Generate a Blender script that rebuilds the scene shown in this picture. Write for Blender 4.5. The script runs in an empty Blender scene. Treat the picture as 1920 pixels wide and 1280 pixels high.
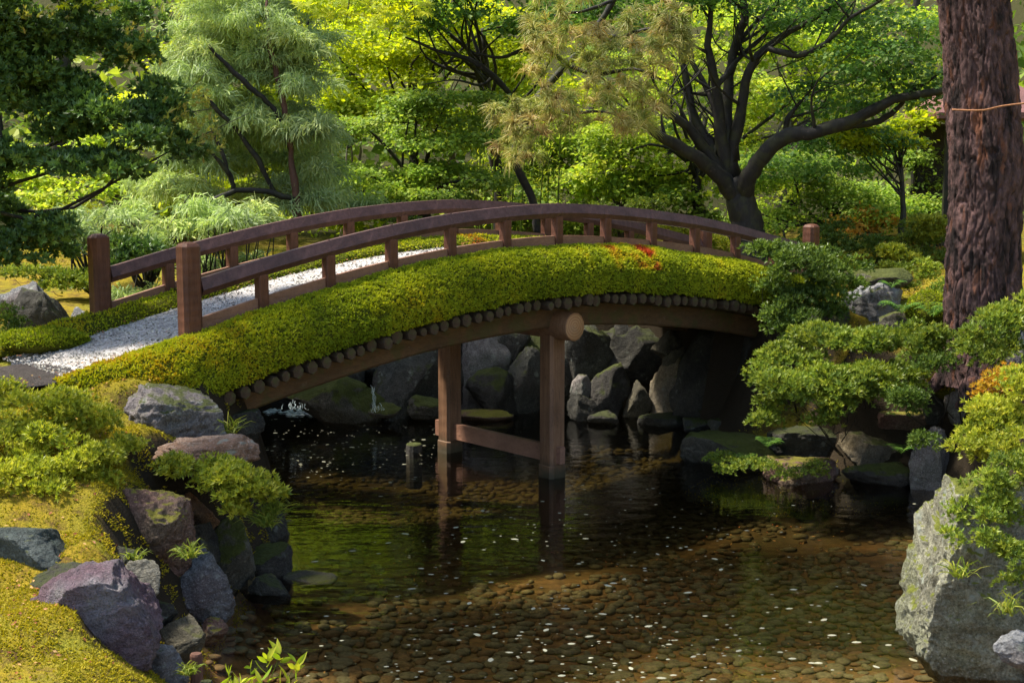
import bpy, bmesh, math, random
import numpy as np
from mathutils import Vector
R = math.radians
rng = np.random.default_rng(11)
random.seed(5)
SC = bpy.context.scene
COL = SC.collection

# ------------------------------------------------------------------ camera, sky, sun, exposure
F_PX, PITCH, CAMZ = 2699.0, 0.12863, 4.0
cam = bpy.data.cameras.new('camera'); camo = bpy.data.objects.new('camera', cam); COL.objects.link(camo)
camo.location = (0, 0, CAMZ); camo.rotation_euler = (math.pi/2 - PITCH, 0, 0)
cam.lens = F_PX/1920*36; cam.sensor_width = 36; cam.clip_start = .1; cam.clip_end = 1000
SC.camera = camo
SUN_DIR = Vector((-.58, .10, 1.02)).normalized()          # towards the sun
w = bpy.data.worlds.new('World'); SC.world = w; w.use_nodes = True
nt = w.node_tree; bg = nt.nodes['Background']
sky = nt.nodes.new('ShaderNodeTexSky'); sky.sky_type = 'NISHITA'; sky.sun_disc = False
sky.sun_elevation = math.asin(SUN_DIR.z); sky.sun_rotation = math.atan2(SUN_DIR.x, SUN_DIR.y)
sky.air_density = 1.2; sky.dust_density = 2.0
nt.links.new(sky.outputs[0], bg.inputs[0]); bg.inputs[1].default_value = .14
sl = bpy.data.lights.new('sun', 'SUN'); sl.energy = 4.3; sl.angle = R(5); sl.color = (1, .93, .80)
so = bpy.data.objects.new('sun', sl); COL.objects.link(so)
so.rotation_euler = SUN_DIR.to_track_quat('Z', 'Y').to_euler()
SC.view_settings.view_transform = 'Standard'; SC.view_settings.look = 'None'
SC.view_settings.exposure = 1.4; SC.view_settings.gamma = 1
SC.render.engine = 'CYCLES'
SC.cycles.max_bounces = 7; SC.cycles.diffuse_bounces = 3; SC.cycles.glossy_bounces = 3
SC.cycles.transmission_bounces = 4; SC.cycles.transparent_max_bounces = 8
SC.cycles.use_denoising = True

# ------------------------------------------------------------------ geometry of the place
CP, SP = math.cos(PITCH), math.sin(PITCH)
def ray(u, v):
    a, b = (u-960)/F_PX, -(v-640)/F_PX
    return np.array([a, CP + b*SP, -SP + b*CP])
def at(u, v, Y):
    d = ray(u, v); d = d*(Y/d[1]); return np.array([d[0], d[1], d[2]+CAMZ])
def onz(u, v, z=0.):
    d = ray(u, v); d = d*((z-CAMZ)/d[2]); return np.array([d[0], d[1], z])
def px(n, Y): return n*Y/F_PX                             # metres spanned by n photo pixels at distance Y
TH, BAY, BW = .85816, .84, 2.06                            # bridge heading, bay length, rail spacing
Ld = np.array([math.sin(TH), math.cos(TH)]); Wd = np.array([-Ld[1], Ld[0]])
P6 = np.array([.5567, 17.767])
RN = np.arange(-4, 15)
RZ = np.array([2.36, 2.39, 2.44, 2.57, 2.735, 2.925, 3.09, 3.228, 3.33, 3.39, 3.412, 3.37, 3.29, 3.185, 3.04, 2.865, 2.69, 2.60, 2.56])
def rz(n):
    n = np.asarray(n, float); x = np.clip(n+4, 0, 17.999); i = np.floor(x).astype(int); t = x-i
    g = lambda k: RZ[np.clip(k, 0, 18)]
    p0, p1, p2, p3 = g(i-1), g(i), g(i+1), g(i+2)
    return .5*((2*p1)+(-p0+p2)*t+(2*p0-5*p1+4*p2-p3)*t*t+(-p0+3*p1-3*p2+p3)*t**3)
def dz(n): return rz(n)-.56
def B(n, s, z):
    n = np.asarray(n, float); s = np.asarray(s, float)
    x = P6[0]+(n-6)*BAY*Ld[0]+s*Wd[0]; y = P6[1]+(n-6)*BAY*Ld[1]+s*Wd[1]
    return np.stack(np.broadcast_arrays(x, y, np.asarray(z, float)), -1)

# ------------------------------------------------------------------ helpers
def hsh(i, j, k, seed):
    h = (i.astype(np.int64)*374761393 + j.astype(np.int64)*668265263 + k.astype(np.int64)*2147483647 + seed*974711) & 0xffffffff
    h = ((h ^ (h >> 13))*1274126177) & 0xffffffff
    h = h ^ (h >> 16)
    return (h & 0xffff)/65535.
def vn(P, sc=1., seed=0):
    P = np.asarray(P, float)*sc + 100.; I = np.floor(P); f = P-I; f = f*f*(3-2*f); I = I.astype(int)
    r = 0
    for a in (0, 1):
        for b in (0, 1):
            for c in (0, 1):
                wgt = (f[:, 0] if a else 1-f[:, 0])*(f[:, 1] if b else 1-f[:, 1])*(f[:, 2] if c else 1-f[:, 2])
                r = r + wgt*hsh(I[:, 0]+a, I[:, 1]+b, I[:, 2]+c, seed)
    return r*2-1
def fbm(P, sc, seed=0, o=3):
    r = 0; a = 1.
    for i in range(o): r = r + a*vn(P, sc*2.03**i, seed+i*7); a *= .5
    return r/1.6
def tagit(o, label=None, cat=None, group=None, kind=None):
    if label: o['label'] = label
    if cat: o['category'] = cat
    if group: o['group'] = group
    if kind: o['kind'] = kind
    return o
def empty(name, loc, label, cat, group=None, kind=None):
    o = bpy.data.objects.new(name, None); o.empty_display_size = .2; o.location = tuple(float(x) for x in loc); COL.objects.link(o)
    return tagit(o, label, cat, group, kind)
def link(name, me, parent=None, loc=None):
    o = bpy.data.objects.new(name, me); COL.objects.link(o)
    if parent is not None: o.parent = parent
    if loc is not None: o.location = tuple(float(x) for x in loc)
    return o
def nmesh(name, V, F, mats, parent=None, smooth=False, rnd=None, mi=None, origin=None):
    """V (n,3), F either (m,k) int array or a list of such arrays of different k; world coordinates"""
    V = np.asarray(V, float)
    o = np.zeros(3)
    if parent is not None: o = np.array(parent.matrix_world.translation if parent.parent else parent.location)
    if parent is not None and parent.type == 'MESH': o = np.array(parent.location)+ (np.array(parent.parent.location) if parent.parent else 0)
    if origin is not None: o = o*0+np.asarray(origin, float)
    V = V - o
    Fs = F if isinstance(F, list) and np.ndim(F[0]) == 2 else [np.asarray(F)]
    Fs = [np.asarray(f) for f in Fs if len(f)]
    me = bpy.data.meshes.new(name)
    me.vertices.add(len(V)); me.vertices.foreach_set('co', V.astype(np.float32).ravel())
    lv = np.concatenate([f.ravel() for f in Fs]); cnt = np.concatenate([np.full(len(f), f.shape[1]) for f in Fs])
    st = np.concatenate([[0], np.cumsum(cnt)[:-1]])
    me.loops.add(len(lv)); me.loops.foreach_set('vertex_index', lv.astype(np.int32))
    me.polygons.add(len(cnt)); me.polygons.foreach_set('loop_start', st.astype(np.int32))
    me.polygons.foreach_set('use_smooth', np.full(len(cnt), bool(smooth)))
    for m in (mats if isinstance(mats, (list, tuple)) else [mats]): me.materials.append(m)
    if mi is not None: me.polygons.foreach_set('material_index', np.asarray(mi, np.int32))
    if rnd is not None:
        a = me.attributes.new('rnd', 'FLOAT', 'FACE'); a.data.foreach_set('value', np.asarray(rnd, np.float32))
    me.update(calc_edges=True)
    ob = link(name, me, parent)
    if origin is not None: ob.location = tuple(o - (np.array(parent.location) if parent is not None else 0))
    return ob
def norm(a): return a/np.maximum(np.linalg.norm(a, axis=-1, keepdims=True), 1e-9)
class MB:
    def __init__(s): s.V = []; s.F3 = []; s.F4 = []; s.n = 0
    def add(s, V, F):
        V = np.asarray(V, float); F = np.asarray(F)
        if len(V) == 0: return s
        (s.F4 if F.shape[1] == 4 else s.F3).append(F+s.n); s.V.append(V); s.n += len(V); return s
    def build(s, name, mats, parent=None, smooth=False, **k):
        F = []
        if s.F4: F.append(np.concatenate(s.F4))
        if s.F3: F.append(np.concatenate(s.F3))
        return nmesh(name, np.concatenate(s.V), F, mats, parent, smooth, **k)
def loft(rings, cap=True):
    """rings (k,m,3) -> V,F4,F3"""
    rings = np.asarray(rings, float); k, m, _ = rings.shape
    V = rings.reshape(-1, 3); i = np.arange(k-1)[:, None]*m; j = np.arange(m)[None]
    F = np.stack([i+j, i+(j+1) % m, i+m+(j+1) % m, i+m+j], -1).reshape(-1, 4)
    F3 = np.zeros((0, 3), int)
    if cap:
        V = np.concatenate([V, rings[0].mean(0)[None], rings[-1].mean(0)[None]])
        a = np.arange(m); b = (a+1) % m
        F3 = np.concatenate([np.stack([b, a, np.full(m, k*m)], -1), np.stack([(k-1)*m+a, (k-1)*m+b, np.full(m, k*m+1)], -1)])
    return V, F, F3
def addloft(mb, rings, cap=True):
    V, F, F3 = loft(rings, cap)
    mb.V.append(V); mb.F4.append(F+mb.n)
    if len(F3): mb.F3.append(F3+mb.n)
    mb.n += len(V)
def crom(P, k):
    P = np.asarray(P, float); Q = np.concatenate([[2*P[0]-P[1]], P, [2*P[-1]-P[-2]]]); out = []
    for i in range(len(P)-1):
        p0, p1, p2, p3 = Q[i:i+4]
        for t in np.linspace(0, 1, k, endpoint=False):
            out.append(.5*((2*p1)+(-p0+p2)*t+(2*p0-5*p1+4*p2-p3)*t*t+(-p0+3*p1-3*p2+p3)*t**3))
    out.append(P[-1]); return np.array(out)
def tube(mb, pts, rad, sides=8, k=4, wob=.12, seed=0):
    D = crom(np.concatenate([np.asarray(pts, float), np.asarray(rad, float)[:, None]], 1), k)
    P, r = D[:, :3], np.maximum(D[:, 3], .002)
    P = P + (np.random.default_rng(seed).normal(size=P.shape))*r[:, None]*wob*1.2
    T = norm(np.gradient(P, axis=0)); ref = np.tile([0., 0, 1.], (len(P), 1)); ref[np.abs(T[:, 2]) > .9] = [1, 0, 0]
    a = norm(np.cross(T, ref)); b = np.cross(T, a)
    for i in range(1, len(a)):
        a[i] = norm(a[i-1]-T[i]*np.dot(a[i-1], T[i])); b[i] = np.cross(T[i], a[i])
    th = np.arange(sides)/sides*2*math.pi
    ring = P[:, None]+r[:, None, None]*(np.cos(th)[None, :, None]*a[:, None]+np.sin(th)[None, :, None]*b[:, None])
    ring = ring + (vn(ring.reshape(-1, 3), 5., seed).reshape(len(P), sides)[..., None])*(ring-P[:, None])*wob*1.5
    addloft(mb, ring)

# ------------------------------------------------------------------ materials
class N:
    def __init__(s, name):
        s.m = bpy.data.materials.new(name); s.m.use_nodes = True; s.t = s.m.node_tree
        s.t.nodes.clear(); s.out = s.t.nodes.new('ShaderNodeOutputMaterial')
    def n(s, typ, **k):
        nd = s.t.nodes.new('ShaderNode'+typ)
        for a, b in k.items():
            if a in nd.inputs.keys() if isinstance(a, str) else False: s.set(nd.inputs[a], b)
            else: setattr(nd, a, b)
        return nd
    def set(s, inp, v):
        if isinstance(v, bpy.types.NodeSocket): s.t.links.new(v, inp)
        else: inp.default_value = v
    def geo(s, o): return s.n('NewGeometry').outputs[o]
    def obj(s): return s.n('TexCoord').outputs['Object']
    def noise(s, vec, sc, det=3, rough=.55, dist=0):
        nd = s.n('TexNoise'); s.set(nd.inputs['Vector'], vec); nd.inputs['Scale'].default_value = sc
        nd.inputs['Detail'].default_value = det; nd.inputs['Roughness'].default_value = rough; nd.inputs['Distortion'].default_value = dist
        return nd.outputs['Fac']
    def ramp(s, fac, stops, interp='LINEAR'):
        nd = s.n('ValToRGB'); nd.color_ramp.interpolation = interp; e = nd.color_ramp.elements
        while len(e) < len(stops): e.new(.5)
        for x, (p, c) in zip(e, stops):
            x.position = p; x.color = (c, c, c, 1) if isinstance(c, (int, float)) else (*c, 1)
        s.set(nd.inputs[0], fac); return nd.outputs[0]
    def mix(s, f, a, b, mode='MIX'):
        nd = s.n('MixRGB', blend_type=mode)
        for i, v in enumerate((f, a, b)):
            if isinstance(v, tuple) and len(v) == 3: v = (*v, 1)
            s.set(nd.inputs[i], v)
        return nd.outputs[0]
    def math(s, op, a, b=0.):
        nd = s.n('Math', operation=op); s.set(nd.inputs[0], a); s.set(nd.inputs[1], b); return nd.outputs[0]
    def mapping(s, vec, scale=(1, 1, 1), rot=(0, 0, 0)):
        nd = s.n('Mapping'); s.set(nd.inputs[0], vec); nd.inputs['Scale'].default_value = scale; nd.inputs['Rotation'].default_value = rot; return nd.outputs[0]
    def bump(s, h, st=.5, d=.02, nrm=None):
        nd = s.n('Bump'); s.set(nd.inputs['Height'], h); nd.inputs['Strength'].default_value = st; nd.inputs['Distance'].default_value = d
        if nrm is not None: s.set(nd.inputs['Normal'], nrm)
        return nd.outputs[0]
    def pbsdf(s, col, rough=.7, nrm=None, spec=.4):
        nd = s.n('BsdfPrincipled')
        if isinstance(col, tuple) and len(col) == 3: col = (*col, 1)
        s.set(nd.inputs['Base Color'], col); s.set(nd.inputs['Roughness'], rough); nd.inputs['Specular IOR Level'].default_value = spec
        if nrm is not None: s.set(nd.inputs['Normal'], nrm)
        return nd.outputs[0]
    def done(s, sh): s.t.links.new(sh, s.out.inputs[0]); return s.m
def leafmat(name, cols, tr=.5, trcol=None, rough=.55, var=.6, spec=.22):
    m = N(name); at_ = m.n('Attribute', attribute_name='rnd').outputs['Fac']
    base = m.ramp(at_, [(i/(len(cols)-1), c) for i, c in enumerate(cols)])
    nz = m.noise(m.geo('Position'), .9, 2)
    base = m.mix(m.ramp(nz, [(.35, 0.), (.7, 1.)]), m.mix(1., base, (1-var*.5,)*3, 'MULTIPLY'), m.mix(1., base, (1+var*.35, 1+var*.3, 1.), 'MULTIPLY'))
    p = m.pbsdf(base, rough, spec=spec)
    t = m.n('BsdfTranslucent'); m.set(t.inputs[0], m.mix(1., base, (*(trcol or (1.4, 1.45, .8)),), 'MULTIPLY'))
    mx = m.n('MixShader'); mx.inputs[0].default_value = tr; m.set(mx.inputs[1], p); m.set(mx.inputs[2], t.outputs[0])
    return m.done(mx.outputs[0])
def woodmat(name, a, b, axis_scale=(30, 30, 1.5), rough=.6, adze=0., moss=0.):
    m = N(name); o = m.obj()
    g = m.noise(m.mapping(o, axis_scale), 1., 4, .6, .3); g2 = m.noise(o, 2.2, 3)
    c = m.mix(m.ramp(g, [(.3, 0.), (.72, 1.)]), a, b); c = m.mix(m.ramp(g2, [(.35, .0), (.75, .55)]), c, tuple(x*.45 for x in a))
    ck = m.noise(m.mapping(o, tuple(x*2.2 for x in axis_scale)), 1., 3, .5, .6); c = m.mix(m.ramp(ck, [(.485, 0.), (.5, .85), (.515, 0.)]), c, tuple(x*.22 for x in a))
    st = m.noise(o, 9., 4, .7)
    c = m.mix(m.ramp(st, [(.62, 0.), (.75, .5)]), c, (.16, .12, .10))
    if adze:
        sp = m.n('SeparateXYZ'); m.set(sp.inputs[0], m.geo('Position')); c = m.mix(m.ramp(m.math('ADD', sp.outputs[2], m.math('MULTIPLY', m.noise(o, 7, 3), .25)), [(.16, .85), (.38, 0.)]), c, (.030, .030, .014))
    if moss: c = m.mix(m.math('MULTIPLY', m.ramp(m.noise(o, 5, 4), [(.5, 0.), (.6, 1.)]), moss), c, (.05, .055, .012))
    h = g
    if adze:
        wv = m.n('TexWave', wave_type='BANDS', bands_direction='Z'); m.set(wv.inputs['Vector'], o); wv.inputs['Scale'].default_value = adze
        wv.inputs['Distortion'].default_value = 2.5; wv.inputs['Detail'].default_value = 2; wv.inputs['Detail Scale'].default_value = .6
        h = m.math('ADD', m.math('MULTIPLY', wv.outputs['Fac'], .3), m.math('MULTIPLY', g, .6))
    return m.done(m.pbsdf(c, rough, m.bump(h, .6, .012), .35))
def rockmat(name, a, b, c=None, moss=.4, mosscol=(.10, .115, .012), lich=.3, sc=1., rough=.75, strat=0.):
    a, b = tuple(x*.70 for x in a), tuple(x*.85 for x in b); c = tuple(x*.75 for x in c) if c else None
    m = N(name); o = m.obj(); 
    vec = m.mapping(o, (1, 1, 1+strat*3), (.3, .2, 0)) if strat else o
    n1 = m.noise(vec, 3.6*sc, 8, .68, .9); n2 = m.noise(o, 17*sc, 7, .72); n3 = m.noise(o, 1.6*sc, 5); n4 = m.noise(o, 60*sc, 6, .75)
    col = m.mix(m.ramp(n1, [(.36, 0.), (.62, 1.)]), a, b)
    if c: col = m.mix(m.ramp(n3, [(.45, 0.), (.62, .85)]), col, c)
    col = m.mix(m.ramp(n2, [(.3, .55), (.6, 0.)]), col, tuple(x*.3 for x in a))
    col = m.mix(m.ramp(n4, [(.36, .75), (.5, 0.)]), col, tuple(x*.25 for x in a)); col = m.mix(m.ramp(n4, [(.56, 0.), (.68, .55)]), col, tuple(min(.5, x*1.9) for x in b))
    if lich:
        vo = m.n('TexVoronoi'); m.set(vo.inputs['Vector'], m.mix(.12, o, m.n('TexNoise').outputs['Color'])); vo.inputs['Scale'].default_value = 9*sc
        lm = m.math('MULTIPLY', m.ramp(vo.outputs['Distance'], [(.22, 1.), (.36, 0.)]), m.ramp(m.noise(o, 4.1*sc, 4, .7), [(.5, 0.), (.6, 1.)]))
        col = m.mix(m.math('MULTIPLY', lm, lich*2), col, (.26, .28, .23))
    if moss:
        sep = m.n('SeparateXYZ'); m.set(sep.inputs[0], m.geo('Normal'))
        mk = m.math('ADD', m.math('MULTIPLY', sep.outputs[2], .45), m.noise(o, 2.6*sc, 5, .7))
        t = 1.04-moss*.5
        mc = m.mix(m.noise(o, 20, 3), mosscol, tuple(x*.45 for x in mosscol))
        col = m.mix(m.ramp(mk, [(t-.06, 0.), (t+.05, 1.)]), col, mc)
    h = m.math('ADD', m.math('ADD', m.math('MULTIPLY', n1, 1.), m.math('MULTIPLY', n2, .6)), m.math('MULTIPLY', n4, .22))
    return m.done(m.pbsdf(col, rough, m.bump(h, 1., .085), .3))

M = {}
M['post'] = woodmat('weathered red brown wood', (.075, .026, .014), (.14, .052, .026), (26, 26, 1.6), .62, 3.)
M['rail'] = woodmat('weathered purple brown wood', (.068, .030, .026), (.125, .060, .052), (14, 14, 14), .5, 0)
M['kick'] = woodmat('red brown board', (.20, .095, .058), (.29, .150, .095), (9, 9, 20), .6)
M['girder'] = woodmat('dark beam wood', (.075, .040, .017), (.13, .070, .030), (8, 8, 22), .7, 0, .5)
M['pillar'] = woodmat('pillar wood', (.13, .062, .030), (.24, .125, .064), (30, 30, 1.3), .65, 2.)
M['logside'] = woodmat('log bark', (.05, .03, .018), (.09, .055, .03), (9, 9, 9), .8, 0, .6)
M['logend'] = woodmat('log end grain', (.045, .026, .014), (.10, .058, .030), (9, 9, 9), .85, 0, .9)
def endgrain():
    m = N('ringed end grain'); o = m.obj(); wv = m.n('TexWave', wave_type='RINGS', rings_direction='SPHERICAL')
    m.set(wv.inputs['Vector'], o); wv.inputs['Scale'].default_value = 9; wv.inputs['Distortion'].default_value = 1.5; wv.inputs['Detail'].default_value = 3
    c = m.mix(wv.outputs['Fac'], (.30, .14, .055), (.40, .22, .10)); c = m.mix(m.ramp(m.noise(o, 6, 4), [(.5, 0.), (.75, .6)]), c, (.20, .15, .10))
    return m.done(m.pbsdf(c, .7, m.bump(wv.outputs['Fac'], .3, .01)))
M['endgrain'] = endgrain()
def groundmat():
    m = N('mossy ground'); p = m.geo('Position')
    n1 = m.noise(p, .9, 5, .6); n2 = m.noise(p, 7, 5, .7); n3 = m.noise(p, 60, 3, .7)
    c = m.mix(m.ramp(n1, [(.4, 0.), (.6, 1.)]), (.20, .19, .018), (.27, .19, .014))
    c = m.mix(m.ramp(n2, [(.48, 0.), (.66, 1.)]), c, (.085, .045, .02))
    c = m.mix(m.ramp(n3, [(.3, .5), (.6, 0.)]), c, (.045, .05, .01))
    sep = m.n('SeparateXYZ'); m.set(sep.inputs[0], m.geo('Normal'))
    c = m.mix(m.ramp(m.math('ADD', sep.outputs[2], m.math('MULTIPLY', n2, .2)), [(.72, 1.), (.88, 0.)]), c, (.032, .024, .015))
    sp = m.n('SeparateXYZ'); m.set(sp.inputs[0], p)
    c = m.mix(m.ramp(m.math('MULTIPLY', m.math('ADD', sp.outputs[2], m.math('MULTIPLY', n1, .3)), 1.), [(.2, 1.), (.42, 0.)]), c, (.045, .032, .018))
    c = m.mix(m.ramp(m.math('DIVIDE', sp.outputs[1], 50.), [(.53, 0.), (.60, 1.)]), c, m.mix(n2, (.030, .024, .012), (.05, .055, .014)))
    return m.done(m.pbsdf(c, .95, m.bump(m.math('ADD', n2, n3), .8, .04), .1))
M['ground'] = groundmat()
def bedmat():
    m = N('silty pond bed with painted far shade'); p = m.geo('Position')
    c = m.mix(m.ramp(m.noise(p, .8, 5), [(.35, 0.), (.68, 1.)]), (.13, .10, .042), (.27, .145, .06))
    c = m.mix(m.ramp(m.noise(p, 9, 4), [(.35, .6), (.65, 0.)]), c, (.03, .022, .010))
    sp = m.n('SeparateXYZ'); m.set(sp.inputs[0], p); c = m.mix(m.ramp(m.math('DIVIDE', m.math('ADD', sp.outputs[1], m.noise(p, 1.2, 3)), 25.), [(.56, 0.), (.72, 1.)]), c, (.022, .020, .010))  # far bed darkened in its colour to imitate shade under the bridge
    return m.done(m.pbsdf(c, .9, m.bump(m.noise(p, 12, 4), .5, .03), .1))
M['bed'] = bedmat()
def cobmat(name, a, b):
    m = N(name); o = m.n('ObjectInfo').outputs['Random']; p = m.geo('Position')
    c = m.mix(m.ramp(m.noise(p, 6, 4, .7), [(.36, 0.), (.62, 1.)]), a, b); c = m.mix(m.ramp(o, [(.7, 0.), (.95, .6)]), c, (.20, .19, .13)); c = m.mix(m.ramp(m.noise(p, 30, 3), [(.35, .5), (.6, 0.)]), c, (.025, .02, .01))
    sp = m.n('SeparateXYZ'); m.set(sp.inputs[0], p); c = m.mix(m.ramp(m.math('DIVIDE', m.math('ADD', sp.outputs[1], m.noise(p, 1.2, 3)), 25.), [(.60, 0.), (.72, 1.)]), c, (.036, .034, .016))  # far cobbles painted darker in place of shade beneath the bridge
    return m.done(m.pbsdf(c, .85, m.bump(m.noise(p, 30, 3), .5, .01), .2))
M['cob'] = cobmat('silted cobble with painted far shade', (.15, .125, .055), (.095, .095, .040))
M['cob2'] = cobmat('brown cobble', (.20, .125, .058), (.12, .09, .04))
def watermat():
    m = N('pond water'); p = m.geo('Position')
    n1 = m.noise(m.mapping(p, (1.0, 2.2, 1)), 2.2, 3, .5, .4); n2 = m.noise(m.mapping(p, (1.2, 3, 1)), 9, 2, .5)
    h = m.math('ADD', m.math('MULTIPLY', n1, 1.), m.math('MULTIPLY', n2, .16))
    nr = m.bump(h, .3, .026)
    fr = m.n('Fresnel'); fr.inputs[0].default_value = 1.333; m.set(fr.inputs[1], nr)
    g = m.n('BsdfGlossy'); g.inputs['Roughness'].default_value = .015; m.set(g.inputs['Normal'], nr); g.inputs[0].default_value = (1, 1, 1, 1)
    t = m.n('BsdfTransparent'); t.inputs[0].default_value = (1, 1, 1, 1)
    mx = m.n('MixShader'); m.set(mx.inputs[0], fr.outputs[0]); m.set(mx.inputs[1], t.outputs[0]); m.set(mx.inputs[2], g.outputs[0])
    va = m.n('VolumeAbsorption'); va.inputs['Color'].default_value = (.80, .70, .40, 1); va.inputs['Density'].default_value = .92; m.t.links.new(va.outputs[0], m.out.inputs['Volume'])
    return m.done(mx.outputs[0])
M['water'] = watermat()
def gravelmat():
    m = N('pale gravel'); p = m.geo('Position')
    vo = m.n('TexVoronoi'); m.set(vo.inputs['Vector'], p); vo.inputs['Scale'].default_value = 42
    sp = m.n('SeparateColor'); m.set(sp.inputs[0], vo.outputs['Color'])
    c = m.ramp(sp.outputs[0], [(0., (.20, .19, .18)), (.2, (.24, .22, .21)), (.6, (.36, .34, .325)), (1., (.50, .48, .46))])
    c = m.mix(m.ramp(m.noise(p, 3, 4), [(.55, 0.), (.75, .5)]), c, (.30, .24, .20))
    return m.done(m.pbsdf(c, .9, m.bump(vo.outputs['Distance'], .8, .02), .2))
M['gravel'] = gravelmat()
M['stonebit'] = leafmat('gravel stones', [(.10, .09, .085), (.36, .34, .32), (.55, .53, .51)], 0., rough=.8)
def mossbase():
    m = N('thick moss'); p = m.geo('Position')
    c = m.mix(m.ramp(m.noise(p, 1.3, 4), [(.4, 0.), (.62, 1.)]), (.055, .068, .008), (.085, .085, .008)); c = m.mix(m.ramp(m.noise(p, 40, 3), [(.35, .8), (.6, 0.)]), c, (.03, .035, .006))
    return m.done(m.pbsdf(c, .95, m.bump(m.noise(p, 45, 3), 1., .03), .05))
M['mossbase'] = mossbase()
def mossblade(name, stops):
    m = N(name); a = m.n('Attribute', attribute_name='rnd').outputs['Fac']; c = m.ramp(a, stops)
    p = m.pbsdf(c, .75, spec=.15); t = m.n('BsdfTranslucent'); m.set(t.inputs[0], m.mix(1., c, (1.2, 1.2, .4), 'MULTIPLY'))
    mx = m.n('MixShader'); mx.inputs[0].default_value = .3; m.set(mx.inputs[1], p); m.set(mx.inputs[2], t.outputs[0]); return m.done(mx.outputs[0])
M['mossblade'] = mossblade('moss tips', [(0., (.06, .085, .008)), (.35, (.18, .235, .012)), (.62, (.38, .40, .016)), (.80, (.46, .32, .014)), (.90, (.34, .15, .012)), (1., (.36, .055, .016))])
M['groundmoss'] = mossblade('lawn moss tips', [(0., (.10, .10, .012)), (.4, (.28, .25, .016)), (.75, (.46, .34, .018)), (1., (.34, .19, .016))])
M['leaf_dark'] = leafmat('dark glossy leaves', [(0.03126, 0.07307, 0.0253), (0.06249, 0.1289, 0.03479), (0.1004, 0.1827, 0.04111), (0.2232, 0.3223, 0.05534)], .22, rough=.42, spec=.35)
M['leaf_feather'] = leafmat('pale blue green threads', [(0.167, 0.2349, 0.122), (0.2733, 0.3592, 0.18), (0.3796, 0.4696, 0.2057), (0.5162, 0.546, 0.18)], .35, (1.2, 1.35, .75), .6, spec=.2)
M['leaf_yellow'] = leafmat('yellow maple leaves', [(0.198, 0.2829, 0.02066), (0.3536, 0.4243, 0.02755), (0.533, 0.533, 0.03444)], .5, (1.6, 1.6, .4))
M['leaf_mid'] = leafmat('green maple leaves', [(0.1171, 0.2058, 0.04514), (0.2176, 0.3293, 0.05746), (0.4017, 0.4528, 0.06156)], .45)
M['leaf_lime'] = leafmat('lime maple leaves', [(0.1638, 0.269, 0.03634), (0.3071, 0.4113, 0.04543), (0.5323, 0.5221, 0.05452)], .5)
M['leaf_deep'] = leafmat('deep green maple leaves', [(0.0504, 0.1219, 0.0315), (0.1008, 0.2074, 0.045), (0.2099, 0.2926, 0.05625)], .4)
M['leaf_orange'] = leafmat('orange autumn leaves', [(.20, .17, .02), (.36, .24, .03), (.42, .18, .05)], .45, (1.5, 1.3, .5))
M['leaf_wood'] = leafmat('distant woodland leaves', [(0.06591, 0.1225, 0.02839), (0.1483, 0.2311, 0.03786), (0.4285, 0.4625, 0.04732)], .45)
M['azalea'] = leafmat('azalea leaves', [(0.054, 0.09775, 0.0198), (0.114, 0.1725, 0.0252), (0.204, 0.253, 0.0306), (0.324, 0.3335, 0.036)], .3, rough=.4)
M['azalea_bright'] = leafmat('sunny azalea leaves', [(.06, .10, .018), (0.2165, 0.2608, 0.0264), (0.3542, 0.3671, 0.0352), (0.4526, 0.4057, 0.0616)], .35, rough=.45)  # brighter copy of the azalea leaves, sunlight put into the colour
M['azalea_deep'] = leafmat('shaded azalea leaves', [(0.0396, 0.0792, 0.0171), (0.09, 0.144, 0.0247), (0.18, 0.2448, 0.0323)], .28, rough=.38)  # darker copy of the azalea leaves, shade put into the colour
M['grass'] = leafmat('grass blades', [(.10, .15, .02), (.2, .26, .03), (.34, .34, .06)], .35)
M['fern'] = leafmat('fern fronds', [(.05, .13, .025), (.10, .22, .035), (.17, .28, .04)], .4)
M['needle'] = leafmat('pine needles', [(0.1485, 0.216, 0.04725), (0.27, 0.3105, 0.081), (0.459, 0.405, 0.162), (0.459, 0.27, 0.135)], .3, (1.2, 1.2, .6))
M['leaf_red'] = leafmat('fallen leaves', [(.22, .06, .03), (.34, .14, .05), (.40, .26, .10)], .2, (1, 1, 1))
M['bark'] = woodmat('dark wet bark', (.010, .008, .007), (.024, .020, .017), (20, 20, 5), .75, 0, .3)
M['barkred'] = woodmat('red brown bark', (.07, .028, .018), (.14, .065, .04), (20, 20, 5), .8)
M['barkgrey'] = woodmat('grey bark', (.09, .075, .06), (.19, .165, .14), (20, 20, 5), .8)

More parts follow.
